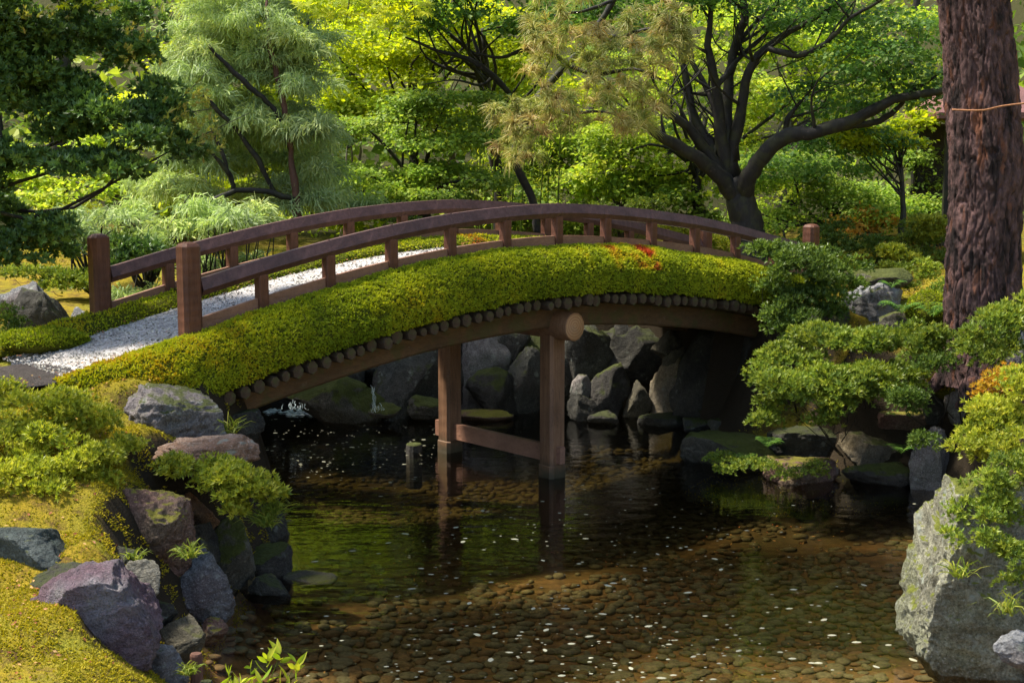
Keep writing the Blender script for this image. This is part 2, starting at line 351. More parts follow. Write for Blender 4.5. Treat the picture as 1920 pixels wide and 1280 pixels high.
# ------------------------------------------------------------------ terrain
shore_px = [(470, 1400), (415, 1290), (410, 1200), (470, 1125), (528, 1065), (540, 1000)]
SH = [onz(*p)[:2] for p in shore_px]
SH = [np.array([-3.2, -6.]), np.array([-2.3, 7.0])] + SH + [np.array(p) for p in ((-2.35, 15.4), (-2.75, 16.6), (-3.3, 18.5), (-4.2, 20.3), (-4.3, 22.7), (-2.6, 22.95), (-.6, 23.0), (.8, 22.9), (1.7, 22.7), (2.6, 22.0), (2.75, 20.9))]
SH += [onz(*p)[:2] for p in ((1272, 862), (1330, 888), (1420, 902), (1560, 908), (1690, 905), (1760, 940))]
SH += [np.array(p) for p in ((4.75, 14.5), (4.3, 12.6), (3.9, 11.4), (3.6, 10), (4.2, 7.5), (4.6, -6))]
SH = np.array(SH)
def sdist(x, y):
    """signed distance to the pond outline: positive on land"""
    P = np.stack([x, y], -1); d = np.full(x.shape, 1e9); inside = np.zeros(x.shape, bool); n = len(SH)
    for i in range(n):
        a, b = SH[i], SH[(i+1) % n]; ab = b-a
        t = np.clip(((P-a)@ab)/(ab@ab), 0, 1); q = a+t[..., None]*ab
        d = np.minimum(d, np.linalg.norm(P-q, axis=-1))
        c = ((a[1] > y) != (b[1] > y))
        with np.errstate(divide='ignore', invalid='ignore'):
            xi = (b[0]-a[0])*(y-a[1])/(b[1]-a[1])+a[0]
        inside ^= c & (x < xi)
    return np.where(inside, -d, d)
CT = [at(250, 800, 13), at(100, 905, 12), at(200, 880, 12.2), at(170, 1010, 11), at(100, 1135, 10), at(100, 1275, 9), at(-200, 1000, 11), at(-300, 800, 13), at(385, 885, 12.7), at(300, 900, 12.5), at(240, 1190, 10), at(300, 1262, 9.35), at(200, 1275, 9),
      at(430, 850, 13.4), at(100, 560, 20), at(0, 470, 24), at(260, 500, 22), at(-400, 560, 20), np.array([-3.2, 7, .35]), np.array([-6, 5, .8]), np.array([-9, 9, 1.6]), np.array([-8, 14, 2.0]),
      at(1650, 625, 18.2), at(1720, 500, 22), at(1800, 725, 14.6), at(1920, 720, 12.6), at(1620, 790, 17.4), at(1740, 660, 16.8), at(1850, 640, 17), np.array([7, 9, 2.]), np.array([9, 14, 2.4]), np.array([8, 20, 2.5]),
      at(1400, 835, 18.6), at(1500, 840, 18.2), np.array([5.2, 11, 1.2]), np.array([5, 9, .9]), np.array([6, 6, 1.2]),
      np.array([-4.5, 24, 2.15]), np.array([-1, 24.2, 2.1]), np.array([2, 24, 2.2]), np.array([4.5, 23.5, 2.35]), np.array([0, 30, 2.6]), np.array([-8, 30, 2.6]), np.array([8, 30, 2.8]), np.array([0, 40, 3.3]), np.array([-16, 30, 3]), np.array([16, 28, 3])]
for n_ in (-4, -3, -2, -1, 0): 
    for s_ in (-.2, 1.0, 2.2): CT.append(B(n_, s_, dz(n_)-(.10 if n_ < 0 else .16)))
for n_ in (11.5, 12.5, 13.5):
    for s_ in (-.2, 1.0, 2.2): CT.append(B(n_, s_, dz(n_)-.06))
CT = np.array([np.asarray(c, float).reshape(3) for c in CT])
def land(x, y):
    w_ = 0; z_ = 0
    for c in CT:
        k = 1/((x-c[0])**2+(y-c[1])**2+.05)**1.8; w_ = w_+k; z_ = z_+k*c[2]
    z = z_/w_
    r = np.clip((y-32)/60, 0, 2); z = z + 22*r*r
    r2 = np.clip((np.abs(x)-14)/60, 0, 2); z = z + 14*r2*r2
    return z
def height(x, y):
    x = np.atleast_1d(np.asarray(x, float)); y = np.atleast_1d(np.asarray(y, float))
    sd = sdist(x, y); L = land(x, y)
    wd = np.where(y > 20.5, .55, np.where(x > 1, 1.3, np.where(y < 13, 1.15, .75)))
    P = np.stack([x, y, x*0], -1)
    sd = sd + .10*fbm(P, 1.7, 3)
    t = np.clip((sd+.12)/wd, 0, 1); t = t*t*(3-2*t)*.55+t*.45
    bed = -.36 - .10*np.clip(-sd-.3, 0, 1.5) - .25*np.clip((y-15)/4, 0, 1)
    z = bed+(L-bed)*t
    return z + (.045*fbm(P, 1.3, 9) + .02*fbm(P, 5, 5))*np.clip(sd*2+.5, .15, 1)
def gz(x, y): return float(height(x, y)[0])
gx = np.concatenate([np.linspace(-220, -16, 24)[:-1], np.linspace(-16, -5.5, 40)[:-1], np.arange(-5.5, 6.8, .08), np.linspace(6.85, 16, 36), np.linspace(16, 220, 24)[1:]])
gy = np.concatenate([np.linspace(-60, 8, 24)[:-1], np.arange(8, 25, .08), np.linspace(25.1, 45, 70), np.linspace(45, 300, 40)[1:]])
GX, GY = np.meshgrid(gx, gy); H_ = height(GX.ravel(), GY.ravel())
GV = np.stack([GX.ravel(), GY.ravel(), H_], -1)
def gridfaces(nx, ny):
    i = np.arange(ny-1)[:, None]*nx+np.arange(nx-1)[None]; return np.stack([i, i+1, i+nx+1, i+nx], -1).reshape(-1, 4)
GF = gridfaces(len(gx), len(gy)); cen = GV[GF].mean(1); isbed = (cen[:, 2] < .02) & (sdist(cen[:, 0], cen[:, 1]) < .5)
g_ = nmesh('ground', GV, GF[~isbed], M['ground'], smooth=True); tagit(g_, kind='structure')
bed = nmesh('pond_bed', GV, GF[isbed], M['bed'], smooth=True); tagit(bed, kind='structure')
wt = nmesh('pond_water', [(x, y, z) for z in (-2.5, 0) for x, y in ((-6, -8), (6.5, -8), (6.5, 23.6), (-6, 23.6))], [[3, 2, 1, 0], [4, 5, 6, 7], [0, 1, 5, 4], [1, 2, 6, 5], [2, 3, 7, 6], [3, 0, 4, 7]], M['water']); tagit(wt, kind='structure')

# ------------------------------------------------------------------ rocks
_ico = {}
def ico(sub):
    if sub not in _ico:
        bm = bmesh.new(); bmesh.ops.create_icosphere(bm, subdivisions=sub, radius=1)
        bm.verts.ensure_lookup_table(); _ico[sub] = (np.array([v.co[:] for v in bm.verts]), np.array([[v.index for v in f.verts] for f in bm.faces])); bm.free()
    return _ico[sub]
def rockV(seed, sub, cuts=9, amp=.10, sharp=1., flat=False):
    cuts += 4
    r = np.random.default_rng(seed); V, F = ico(sub); V = V.copy()
    for i in range(cuts):
        n = norm(r.normal(size=3)); 
        if flat and i == 0: n = norm(np.array([r.normal()*.12, r.normal()*.12, 1.]))
        d = r.uniform(.45, .82) if not (flat and i == 0) else .5
        s = V@n; V = V - np.maximum(s-d, 0)[:, None]*n*.93*sharp
    off = r.uniform(0, 50, 3)
    q = V+off
    rg = 1-np.abs(fbm(q*np.array([1, 1, 1.7]), 2.3, seed+5, 4))*2.2; rg2 = 1-np.abs(fbm(q, 6.5, seed+6, 3))*2.2
    V = V*(1+amp*fbm(q, 1.6, seed)[:, None]+amp*.55*rg[:, None]+amp*.34*rg2[:, None]+amp*.26*fbm(q, 13, seed+3)[:, None]+(amp*.16*(1-np.abs(vn(q, 24, seed+8))*2)[:, None] if sub > 4 else 0))
    ext = (V.max(0)-V.min(0))/2; V = (V-(V.max(0)+V.min(0))/2)/ext
    return V, F
def hitY(u, v, zoff=0.):
    d = ray(u, v); Y = np.arange(7.5, 40, .05); x = d[0]/d[1]*Y; z = CAMZ+d[2]/d[1]*Y-zoff
    h = np.maximum(height(x, Y), -.03); k = np.argmax(z < h); return float(Y[k])
def rock(label, mat, u, v, Y, wp, hp, seed, dp=.8, sub=4, cuts=9, amp=.10, rz_=None, flat=False, sink=.25, name='rock', group=None, cat='rock', auto=False):
    if auto: Y = hitY(u, v+hp*.36)+px(wp, Y)*dp*.25
    c = at(u, v, Y); a, b = px(wp, Y)/2, px(hp, Y)/2
    if wp*hp > 17000 and Y < 18: sub = max(sub, 6)
    elif (wp*hp > 5000 and Y < 20) or Y < 13: sub = max(sub, 5)
    else: sub = 4
    V, F = rockV(seed, sub, cuts, amp, flat=flat); 
    b2 = b*(1+sink); V = V*np.array([a, max(a*dp, b*.5), b2]); V[:, 2] -= b2-b
    ob = nmesh(name, V, F, mat, smooth=True); ob.location = tuple(c)
    return tagit(ob, label, cat, group)
RM = dict(
 lilac=rockmat('lilac grey stone', (.19, .165, .17), (.34, .29, .29), (.20, .19, .15), .35, (.07, .085, .012), .35),
 pink=rockmat('pink orange stone', (.42, .22, .12), (.50, .38, .30), (.34, .16, .08), 0, lich=.4, strat=1),
 teal=rockmat('dark teal stone', (.03, .045, .042), (.08, .11, .10), (.17, .20, .19), .15, lich=.12),
 purple=rockmat('purple stone', (.13, .075, .10), (.22, .135, .165), (.25, .25, .27), 0, lich=.12, rough=.5),
 blue=rockmat('blue grey stone', (.13, .135, .14), (.34, .345, .34), (.15, .11, .11), 0, lich=.35, strat=.6),
 beige=rockmat('beige streaked stone', (.20, .18, .13), (.32, .30, .24), None, .25, lich=.2, strat=1),
 brown=rockmat('brown purple stone', (.17, .085, .06), (.32, .19, .15), (.19, .14, .08), .38, (.22, .20, .02), .1),
 rust=rockmat('rusty stone', (.22, .09, .03), (.30, .16, .07), (.12, .08, .05), .2, lich=.1),
 mossy=rockmat('mossy stone', (.10, .09, .065), (.19, .17, .13), (.08, .07, .05), .72, (.085, .10, .012), .12),
 darkmoss=rockmat('dark mossy stone', (.045, .04, .034), (.09, .08, .066), None, .62, (.07, .085, .010), .08),
 olive=rockmat('olive stone', (.08, .07, .045), (.14, .12, .075), None, .2, (.09, .09, .02), .1),
 white=rockmat('pale grey stone', (.26, .27, .28), (.45, .45, .46), (.19, .16, .15), .12, lich=.35),
 pale=rockmat('pale mauve stone', (.26, .22, .205), (.46, .41, .37), (.17, .17, .14), .28, (.07, .08, .015), .3),
 grey=rockmat('grey stone', (.065, .066, .055), (.15, .15, .12), (.09, .075, .06), .5, (.07, .085, .012), .35),
 dark=rockmat('dark stone', (.026, .024, .019), (.062, .058, .045), (.085, .078, .06), .4, (.05, .06, .012), .18),
 tan=rockmat('tan stone', (.22, .16, .085), (.36, .29, .18), (.24, .20, .15), .30, (.10, .11, .02), .15),
 lichen=rockmat('lichened boulder stone', (.15, .14, .09), (.44, .43, .31), (.27, .28, .16), .66, (.17, .19, .02), .55, .8),
)
# left bank
ROCKS = [
 ('lilac grey boulder at the near foot of the bridge, under the moss edge', 'lilac', 322, 772, 13.5, 208, 112, 3, .8, 5, 8, .12, False),
 ('flat pink and orange rock lying between the grey boulder and a bright azalea', 'pink', 385, 848, 12.95, 215, 70, 8, .5, 5, 10, .16, True),
 ('dark flat-topped teal rock cut by the left edge of the picture', 'teal', 55, 1024, 10.9, 165, 84, 12, .7, 4, 9, .08, True),
 ('large purple wedge-shaped rock above the moss slope', 'purple', 186, 1128, 10.55, 246, 172, 17, .7, 5, 8, .10, False),
 ('round blue grey rock beside the purple wedge rock', 'blue', 372, 1098, 11.0, 150, 150, 22, .9, 5, 10, .12, False),
 ('small beige streaked rock tucked behind the purple wedge rock', 'beige', 254, 1080, 11.4, 106, 72, 23, .8, 4, 6, .08, False),
 ('angular brown purple rock with a yellow moss ridge, below the bright azalea', 'brown', 290, 980, 12.0, 160, 150, 29, .8, 5, 10, .12, False),
 ('rust coloured rock right behind the angular brown rock', 'rust', 368, 958, 12.3, 92, 84, 31, .8, 4, 7, .1, False),
 ('tall mossy grey rock standing at the water beyond the round blue grey rock', 'mossy', 428, 1040, 11.9, 100, 150, 36, .8, 4, 8, .1, False),
 ('dark rock with a green moss cap at the waterline below grass blades', 'darkmoss', 497, 1060, 12.5, 100, 84, 41, .8, 4, 8, .1, False),
 ('olive low rock half in the water under the round blue grey rock', 'olive', 326, 1192, 10.9, 132, 84, 44, .8, 4, 6, .07, False),
 ('pale grey rock lowest in the row, next to the two short stakes', 'white', 298, 1235, 10.2, 116, 76, 47, .7, 4, 7, .1, False),
 ('flat pale rock barely breaking the surface near the dark moss-capped rock', 'olive', 583, 1084, 12.3, 104, 20, 53, .8, 3, 6, .07, True),
 ('round dark boulder with pale spots behind the far left end post', 'dark', 78, 592, 17.2, 118, 112, 57, .9, 4, 6, .06, False),
 ('blue grey rock leaning behind the round spotted boulder', 'blue', 40, 556, 18.2, 104, 60, 59, .8, 4, 8, .1, False),
 ('small pale stone beside the far left end post', 'white', 148, 592, 18.4, 40, 34, 61, .8, 3, 6, .1, False),
 ('pinkish grey rock far off under the dark broadleaf tree', 'pale', 88, 424, 25, 108, 42, 63, .8, 4, 8, .12, False),
 # far bank, seen under the bridge
 ('broad mossy rock left of the little cascade', 'mossy', 628, 744, 21.6, 178, 82, 71, .6, 4, 8, .1, False),
 ('green-grey slanted boulder right of the little cascade', 'grey', 765, 716, 22.1, 150, 120, 73, .6, 5, 9, .12, False),
 ('low yellow-green mossy rock between cascade foam and far pillar', 'mossy', 800, 758, 21.6, 70, 34, 74, .8, 3, 5, .1, False),
 ('tiny moss-capped stone in the foam of the cascade', 'mossy', 722, 766, 21.3, 58, 22, 75, .8, 3, 5, .1, False),
 ('tall pale mauve rock between the two bridge pillars', 'pale', 905, 680, 22.6, 104, 150, 76, .6, 5, 9, .1, False),
 ('pale pinkish slab left of the far pillar under the girder', 'pale', 838, 660, 22.8, 60, 86, 77, .6, 4, 8, .1, False),
 ('dark green mossy rock between the pillars, in front of the pale mauve rock', 'darkmoss', 925, 732, 22.1, 100, 84, 78, .7, 4, 7, .1, False),
 ('rugged grey lichened rock just left of the near pillar', 'grey', 985, 712, 22.3, 92, 120, 79, .6, 5, 10, .14, False),
 ('upper grey rock partly behind the near pillar top', 'grey', 975, 645, 22.9, 110, 70, 80, .6, 4, 8, .12, False),
 ('grey-green rock hanging right of the near pillar top', 'grey', 1098, 640, 22.6, 96, 106, 81, .6, 4, 9, .12, False),
 ('small pinkish stone low right of the near pillar', 'pale', 1089, 724, 22.0, 42, 46, 82, .8, 4, 6, .08, False),
 ('dark blocky rock below the small pinkish stone', 'dark', 1096, 762, 21.7, 60, 50, 83, .8, 4, 8, .1, False),
 ('dark rounded rock with a mossy left side, right of the pinkish stone', 'darkmoss', 1142, 728, 22.0, 74, 92, 84, .7, 4, 7, .08, False),
 ('layered dark rock high under the bridge, right of the pillar', 'dark', 1192, 655, 22.6, 120, 84, 85, .6, 4, 10, .14, False),
 ('small olive stone between two dark rocks under the bridge', 'olive', 1194, 742, 21.9, 50, 56, 86, .8, 3, 7, .08, False),
 ('domed olive stone high under the bridge', 'olive', 1254, 642, 22.3, 62, 50, 87, .8, 4, 5, .05, False),
 ('round knob of stone above the egg-shaped tan stone', 'olive', 1268, 676, 22.0, 50, 52, 88, .8, 4, 4, .05, False),
 ('egg-shaped tan stone under the right half of the bridge', 'tan', 1260, 722, 21.8, 76, 104, 89, .8, 4, 4, .05, False),
 ('large dark slab of rock behind the lower azalea and under the bridge', 'dark', 1345, 705, 21.2, 160, 190, 90, .5, 5, 8, .08, False),
 ('dark rock at the foot of the right bridge end', 'dark', 1440, 700, 20.4, 110, 170, 91, .6, 4, 8, .1, False),
 ('flat stone at the water under the egg-shaped tan stone', 'dark', 1240, 792, 21.2, 90, 34, 92, .8, 3, 8, .1, True),
 ('flat grey stone at the water below the large dark slab', 'grey', 1316, 796, 20.6, 74, 26, 93, .8, 4, 7, .08, True),
 ('long flat stone at the water behind the mossy ledge', 'grey', 1376, 798, 20.2, 96, 24, 94, .8, 4, 7, .08, True),
 ('flat brown stone awash between the pillars', 'brown', 905, 778, 21.7, 120, 18, 95, .6, 3, 6, .08, True),
 ('dark low stone awash right of the near pillar', 'dark', 1130, 782, 21.4, 60, 24, 96, .8, 3, 6, .08, True),
 # right bank
 ('long mossy ledge with a pink rim in the pond', 'mossy', 1375, 850, 18.3, 200, 84, 101, .7, 5, 8, .1, True),
 ('dark shaded rock behind the mossy ledge, under the lower azalea', 'dark', 1530, 838, 18.2, 190, 84, 103, .6, 5, 9, .1, True),
 ('dark crumbly red-brown ledge at the waterline', 'brown', 1505, 888, 17.3, 150, 60, 104, .7, 5, 10, .16, True),
 ('tan flat-topped rock overhanging the waterline', 'tan', 1630, 840, 17.0, 122, 70, 107, .7, 5, 9, .1, True),
 ('dark rock in the hollow under the tan rock', 'darkmoss', 1650, 890, 17.2, 150, 60, 108, .7, 4, 9, .1, False),
 ('tall whitish rock with a dark upper half beside the right shore', 'pale', 1748, 868, 15.6, 96, 150, 111, .7, 5, 9, .12, False),
 ('dark grey rock with a white patch above the tall whitish rock', 'dark', 1768, 752, 15.6, 76, 84, 113, .7, 4, 9, .1, False),
 ('pale brown mottled rock beside the yellow moss cushion', 'pale', 1806, 752, 15.1, 66, 66, 115, .7, 4, 9, .1, False),
 ('grey rock in the shade below the pine trunk', 'grey', 1712, 706, 16.6, 100, 60, 117, .7, 4, 9, .1, False),
 ('shaded brown rock stepping down from the lower azalea', 'brown', 1700, 792, 16.6, 120, 50, 119, .7, 4, 9, .1, True),
 ('flat mossy slab set level above the grey-white rock', 'mossy', 1650, 520, 20.0, 124, 36, 121, .7, 4, 10, .06, True),
 ('rough grey-white rock under the flat mossy slab', 'white', 1625, 562, 19.5, 140, 80, 123, .7, 5, 10, .16, False),
 ('mossy rock under the ferns, left of the pine trunk', 'mossy', 1700, 612, 18.6, 110, 76, 125, .7, 4, 7, .08, False),
 ('small pale flat stone on the moss above the lower azalea', 'pale', 1655, 613, 18.2, 44, 16, 127, .7, 3, 6, .08, True),
 ('dark mossy rock right of the upper azalea', 'darkmoss', 1560, 600, 19.4, 90, 70, 129, .7, 4, 7, .1, False),
 ('bluish rock with yellow moss at the right edge of the picture', 'blue', 1908, 660, 14.2, 54, 96, 131, .7, 4, 7, .1, False),
 ('brown rock in the shade under the right edge azalea', 'brown', 1828, 682, 15.4, 80, 44, 133, .7, 4, 7, .1, False),
 ('little dark stone against the waterline of the huge lichened boulder', 'dark', 1716, 1190, 11.5, 40, 32, 135, .8, 3, 7, .1, False),
 ('pale lichened stone at the lower right corner', 'white', 1905, 1215, 9.9, 90, 60, 137, .7, 4, 7, .1, False),
]
for (lab, mt, u, v, Y, wp, hp, sd_, dp, sub, cuts, amp, fl) in ROCKS:
    if 70 < sd_ < 92 and wp > 45: wp *= 1.12; hp *= 1.12; amp = max(amp, .10)*1.25
    rock(lab, RM[mt], u, v, Y, wp, hp, sd_, dp, sub, cuts, amp*1.15, flat=fl, auto=(Y < 14.5 and u < 600 and v > 800 and mt != 'pink') or (sd_ > 100 and v > 560 and Y > 14))
rock('huge lichened boulder filling the lower right corner', RM['lichen'], 1884, 1085, 11.0, 372, 450, 211, .75, 7, 1, .13, sink=.12, name='boulder', cat='boulder')
# filler stones of the retaining bank (packed behind the named rocks), as single rocks too
for k in range(26):
    u = 560+k*36+random.uniform(-8, 8); v = random.uniform(640, 735); Y = random.uniform(23.0, 23.5)
    rock('dark stone packed in the bank behind the bridge pillars', RM[random.choice(['dark', 'grey', 'dark', 'darkmoss'])], u, v, Y-.35, random.uniform(90, 150), random.uniform(80, 130), 300+k, .5, 4, 8, .16, group='dark stones packed in the far bank')

for (lab, mt, u, v, wp, hp) in (
  ('dark wet stone between the purple wedge rock and the round blue grey rock', 'dark', 300, 1150, 70, 60),
  ('dark stone wedged under the angular brown rock', 'dark', 240, 1048, 70, 50), ('dark stone between the angular brown rock and the tall mossy rock', 'dark', 372, 1010, 80, 70),
  ('mossy stone just under the flat pink rock', 'darkmoss', 430, 880, 90, 50), ('dark stone hanging at the waterline below the moss-capped rock', 'dark', 505, 1100, 90, 50),
  ('dark stone behind the moss-capped rock at the water', 'dark', 510, 985, 70, 70), ('dark stone at the water left of the bridge girder foot', 'dark', 455, 800, 90, 70), ('mossy stone beneath the lilac grey boulder', 'darkmoss', 395, 812, 90, 44),
  ('dark stone between the purple wedge rock and the flat teal rock', 'dark', 110, 1085, 120, 60), ('brown stone at the waterline beside the olive low rock', 'brown', 400, 1180, 60, 50)):
    rock(lab, RM[mt], u, v, 12, wp, hp, int(u+v), .8, 5, 9, .14, auto=True)
# cobbles on the pond bed
cobs = []
for k in range(6):
    V, F = ico(2); r_ = np.random.default_rng(500+k); V = V*(1+.16*fbm(V+k*9, 1.5, k)[:, None]); V = V*np.array([1, r_.uniform(.6, .85), r_.uniform(.24, .34)])
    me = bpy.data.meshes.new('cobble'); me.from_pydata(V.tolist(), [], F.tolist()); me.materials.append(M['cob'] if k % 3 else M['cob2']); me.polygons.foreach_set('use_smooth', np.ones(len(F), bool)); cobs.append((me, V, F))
pts = []
xs = []
yy = 9.6
while yy < 22.6:
    xx = -4.2
    while xx < 5.:
        xs.append((xx+rng.normal()*.05, yy+rng.normal()*.04)); xx += .128
    yy += .098
xs = np.array(xs); sdc = sdist(xs[:, 0], xs[:, 1])
gap = fbm(np.stack([xs[:, 0], xs[:, 1], xs[:, 0]*0], -1), .8, 77)
keep = (sdc < .1) & ((gap > -.22) | (rng.random(len(xs)) < .25)) & (np.abs(xs[:, 0]) < .37*xs[:, 1]+.2); xs = xs[keep]
hz = height(xs[:, 0], xs[:, 1]); order = np.argsort(xs[:, 1])
mbc = [MB(), MB()]
for c_, i in enumerate(order):
    x, y = xs[i]; s = .03+.075*rng.random()**.7; k = int(rng.integers(6)); a = rng.uniform(0, 6.28); z = hz[i]+s*.10
    if c_ < 300:
        o = link('cobble', cobs[k][0], bed, (x, y, z)); o.scale = (s*rng.uniform(.8, 1.25), s*rng.uniform(.8, 1.2), s*rng.uniform(.7, 1.2)); o.rotation_euler = (rng.normal()*.12, rng.normal()*.12, a)
    else:
        V, F = cobs[k][1], cobs[k][2]
        if c_ > 1200: V, F = ico(1); V = V*np.array([1, .75, .36])
        ca, sa = math.cos(a), math.sin(a); V = V@np.array([[ca, sa, 0], [-sa, ca, 0], [0, 0, 1]])*s*rng.uniform(.75, 1.25, 3)+np.array([x, y, z])
        mbc[0 if k % 3 else 1].add(V, F)
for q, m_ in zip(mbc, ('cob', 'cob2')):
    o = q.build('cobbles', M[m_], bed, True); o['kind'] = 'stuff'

# ------------------------------------------------------------------ the bridge
bridge = empty('arched_bridge', B(6, 1.03, 0.).tolist(), 'arched wooden footbridge with moss-covered edges and gravel deck over the pond', 'bridge')
BO = np.array(bridge.location)
def prism(n0, n1, prof, zf, steps=2, jit=0):
    """loft a cross-section (list of (s, dz)) along the bridge from n0 to n1"""
    ns = np.linspace(n0, n1, steps); prof = np.asarray(prof, float)
    rings = [B(np.full(len(prof), n), prof[:, 0], prof[:, 1]+float(zf(n))) for n in ns]
    return np.array(rings)
def part(name, rings, mat, parent=None, smooth=False, cap=True):
    mb = MB(); addloft(mb, rings, cap); c = np.asarray(rings).reshape(-1, 3).mean(0)
    return mb.build(name, mat, parent or bridge, smooth, origin=c)
def boxrings(n, s, z0, z1, a, b, ch=.012, top=0.):
    """upright square post centred at (n,s): half sizes a along the bridge, b across, chamfered"""
    pr = [(-a+ch, -b), (a-ch, -b), (a, -b+ch), (a, b-ch), (a-ch, b), (-a+ch, b), (-a, b-ch), (-a, -b+ch)]
    rings = []
    for z, k in [(z0, 1), (z0+(z1-z0)*.33, 1), (z0+(z1-z0)*.66, 1), (z1-.012, 1), (z1, .93)] + ([(z1+top*.6, .75), (z1+top, .35)] if top else []):
        rings.append([B(n+p*k/BAY, s+q*k, z) for p, q in pr])
    return np.array(rings)
for side, s0 in ((0, 0.), (1, BW)):
    out = -1 if side == 0 else 1
    hexp = [(-.028, 0), (.028, 0), (.082, -.115), (.045, -.175), (-.045, -.175), (-.082, -.115)]
    for n in range(12):
        z0, z1 = float(rz(n)), float(rz(n+1)); e0 = .14 if n == 0 else -.004; e1 = 1-.14 if n == 11 else 1-.004
        zf = lambda q, a=n, z0=z0, z1=z1: float(rz(q))*.75+(z0+(z1-z0)*(q-a))*.25
        part('handrail', prism(n+e0+.001, n+e1, [(s0+p, q) for p, q in hexp], zf, 7), M['rail'])
    for n in range(1, 12):
        zt = float(rz(n))
        part('rail_post', boxrings(n, s0, zt-.95, zt-.16, .058, .058), M['post'])
        part('joint_cap', boxrings(n, s0, zt-.02, zt+.006, .012, .02, .004), M['rail'])
    for n in range(12):
        part('kick_board', prism(n+(.14 if n == 0 else .065), n+1-(.14 if n == 11 else .065), [(s0-.022, -.53), (s0+.022, -.53), (s0+.022, -.395), (s0-.022, -.395)], rz, 5), M['kick'])
    for n in (0, 12):
        zt = 3.12 if n == 0 else 2.99
        part('end_post', boxrings(n, s0, 1.7, zt-.02, .102, .102, .036, .035), M['post'])
# deck logs
def log_rings(n, s0, s1, zc, r, sides=10, hexa=False):
    th = np.arange(sides)/sides*2*math.pi+(.3 if not hexa else 0); rr = []
    for s, k in ((s0, .94), (s0+.012, 1.), (s1-.012, 1.), (s1, .94)):
        rr.append([B(n+r*k*math.cos(t)/BAY, s, zc+r*k*math.sin(t)*1.1) for t in th])
    return np.array(rr)
n = .15; 
while n < 11.3:
    j = rng.normal(size=3); r = .062+.008*j[0]; mb = MB(); s_a = -.555+.02*j[1]
    zc = float(rz(n))-1.155+.008*j[2]
    rings = log_rings(n, s_a, BW+.55, zc, r, 7)
    V, F4, F3 = loft(rings); mi = [0]*len(F4)+[1]*len(F3)
    nmesh('deck_log', V, [F4, F3], [M['logside'], M['logend']], bridge, False, mi=mi, origin=B(n, 1.03, zc)); n += .188+.012*j[0]
# girders
for s0 in (.0, BW):
    prof = [(s0-.12, -1.49), (s0-.10, -1.515), (s0+.10, -1.515), (s0+.12, -1.49), (s0+.12, -1.235), (s0-.12, -1.235)]
    part('girder', prism(-.3, 11.6, prof, rz, 36), M['girder'])
    o = part('pillar', boxrings(6-.08, s0+.006, -.6, 1.80, .125, .125, .035), M['pillar'])
    part('pillar_foot', boxrings(6-.08, s0+.006, -.6, .16, .137, .137, .038), M['pillar'])
nc = 6-.08; V, F4, F3 = loft(log_rings(nc, -.40, BW+.40, 1.925, .165, 14)); mi = [0]*len(F4)+[1]*14+[1]*14
nmesh('cross_beam', V, [F4, F3], [M['pillar'], M['endgrain']], bridge, True, mi=mi, origin=B(nc, -.40, 1.94))
bridge.children[-1].data.polygons.foreach_set('use_smooth', [False]*len(F4)+[False]*28)
part('tie_beam', np.array([[B(nc+a/BAY, s, z) for a, z in ((-.04, .19), (.04, .19), (.04, .40), (-.04, .40))] for s in (-.19, .5, 1.5, BW+.28)]), M['kick'])
# decking under the gravel, gravel, moss
part('deck', prism(-.3, 12.2, [(-.45, -1.07), (BW+.45, -1.07), (BW+.45, -.66), (-.45, -.66)], rz, 30), M['logside'])
ns = np.linspace(-1.62, 13.0, 190); ss = np.linspace(-.10, BW-.3, 30); NS, SS = np.meshgrid(ns, ss, indexing='ij')
GZ = dz(NS)-.035+.02*np.cos((SS-.9)*1.6); V = B(NS, SS, GZ).reshape(-1, 3); V[:, 2] += .012*fbm(V, 6, 4) - .22*np.clip(-1.1-NS.ravel(), 0, 1)
o = nmesh('gravel_bed', V, gridfaces(30, 190), M['gravel'], bridge, True); o['kind'] = 'stuff'
def bits(N_, nfun, sfun, size, mat, name, zoff=0.):
    n_ = nfun(N_); s_ = sfun(N_); P = B(n_, s_, dz(n_)-.03+zoff+.02*np.cos((s_-.9)*1.6)); tet = norm(np.array([[1, 1, 1], [1, -1, -1], [-1, 1, -1], [-1, -1, 1]], float))
    F0 = np.array([[0, 1, 2], [0, 3, 1], [0, 2, 3], [1, 3, 2]])
    sc = rng.uniform(.6, 1.3, (N_, 1, 1))*size
    V = P[:, None]+(tet[None]+rng.normal(size=(N_, 4, 3))*.35)*sc*np.array([1, 1, .7]); F = (F0[None]+np.arange(N_)[:, None, None]*4).reshape(-1, 3)
    o = nmesh(name, V.reshape(-1, 3), F, mat, bridge, rnd=np.repeat(rng.random(N_), 4)); o['kind'] = 'stuff'; return o
bits(6000, lambda k: -1.6+rng.random(k)**1.3*11, lambda k: rng.uniform(-.05, BW-.45, k), .013, M['stonebit'], 'gravel_stones')

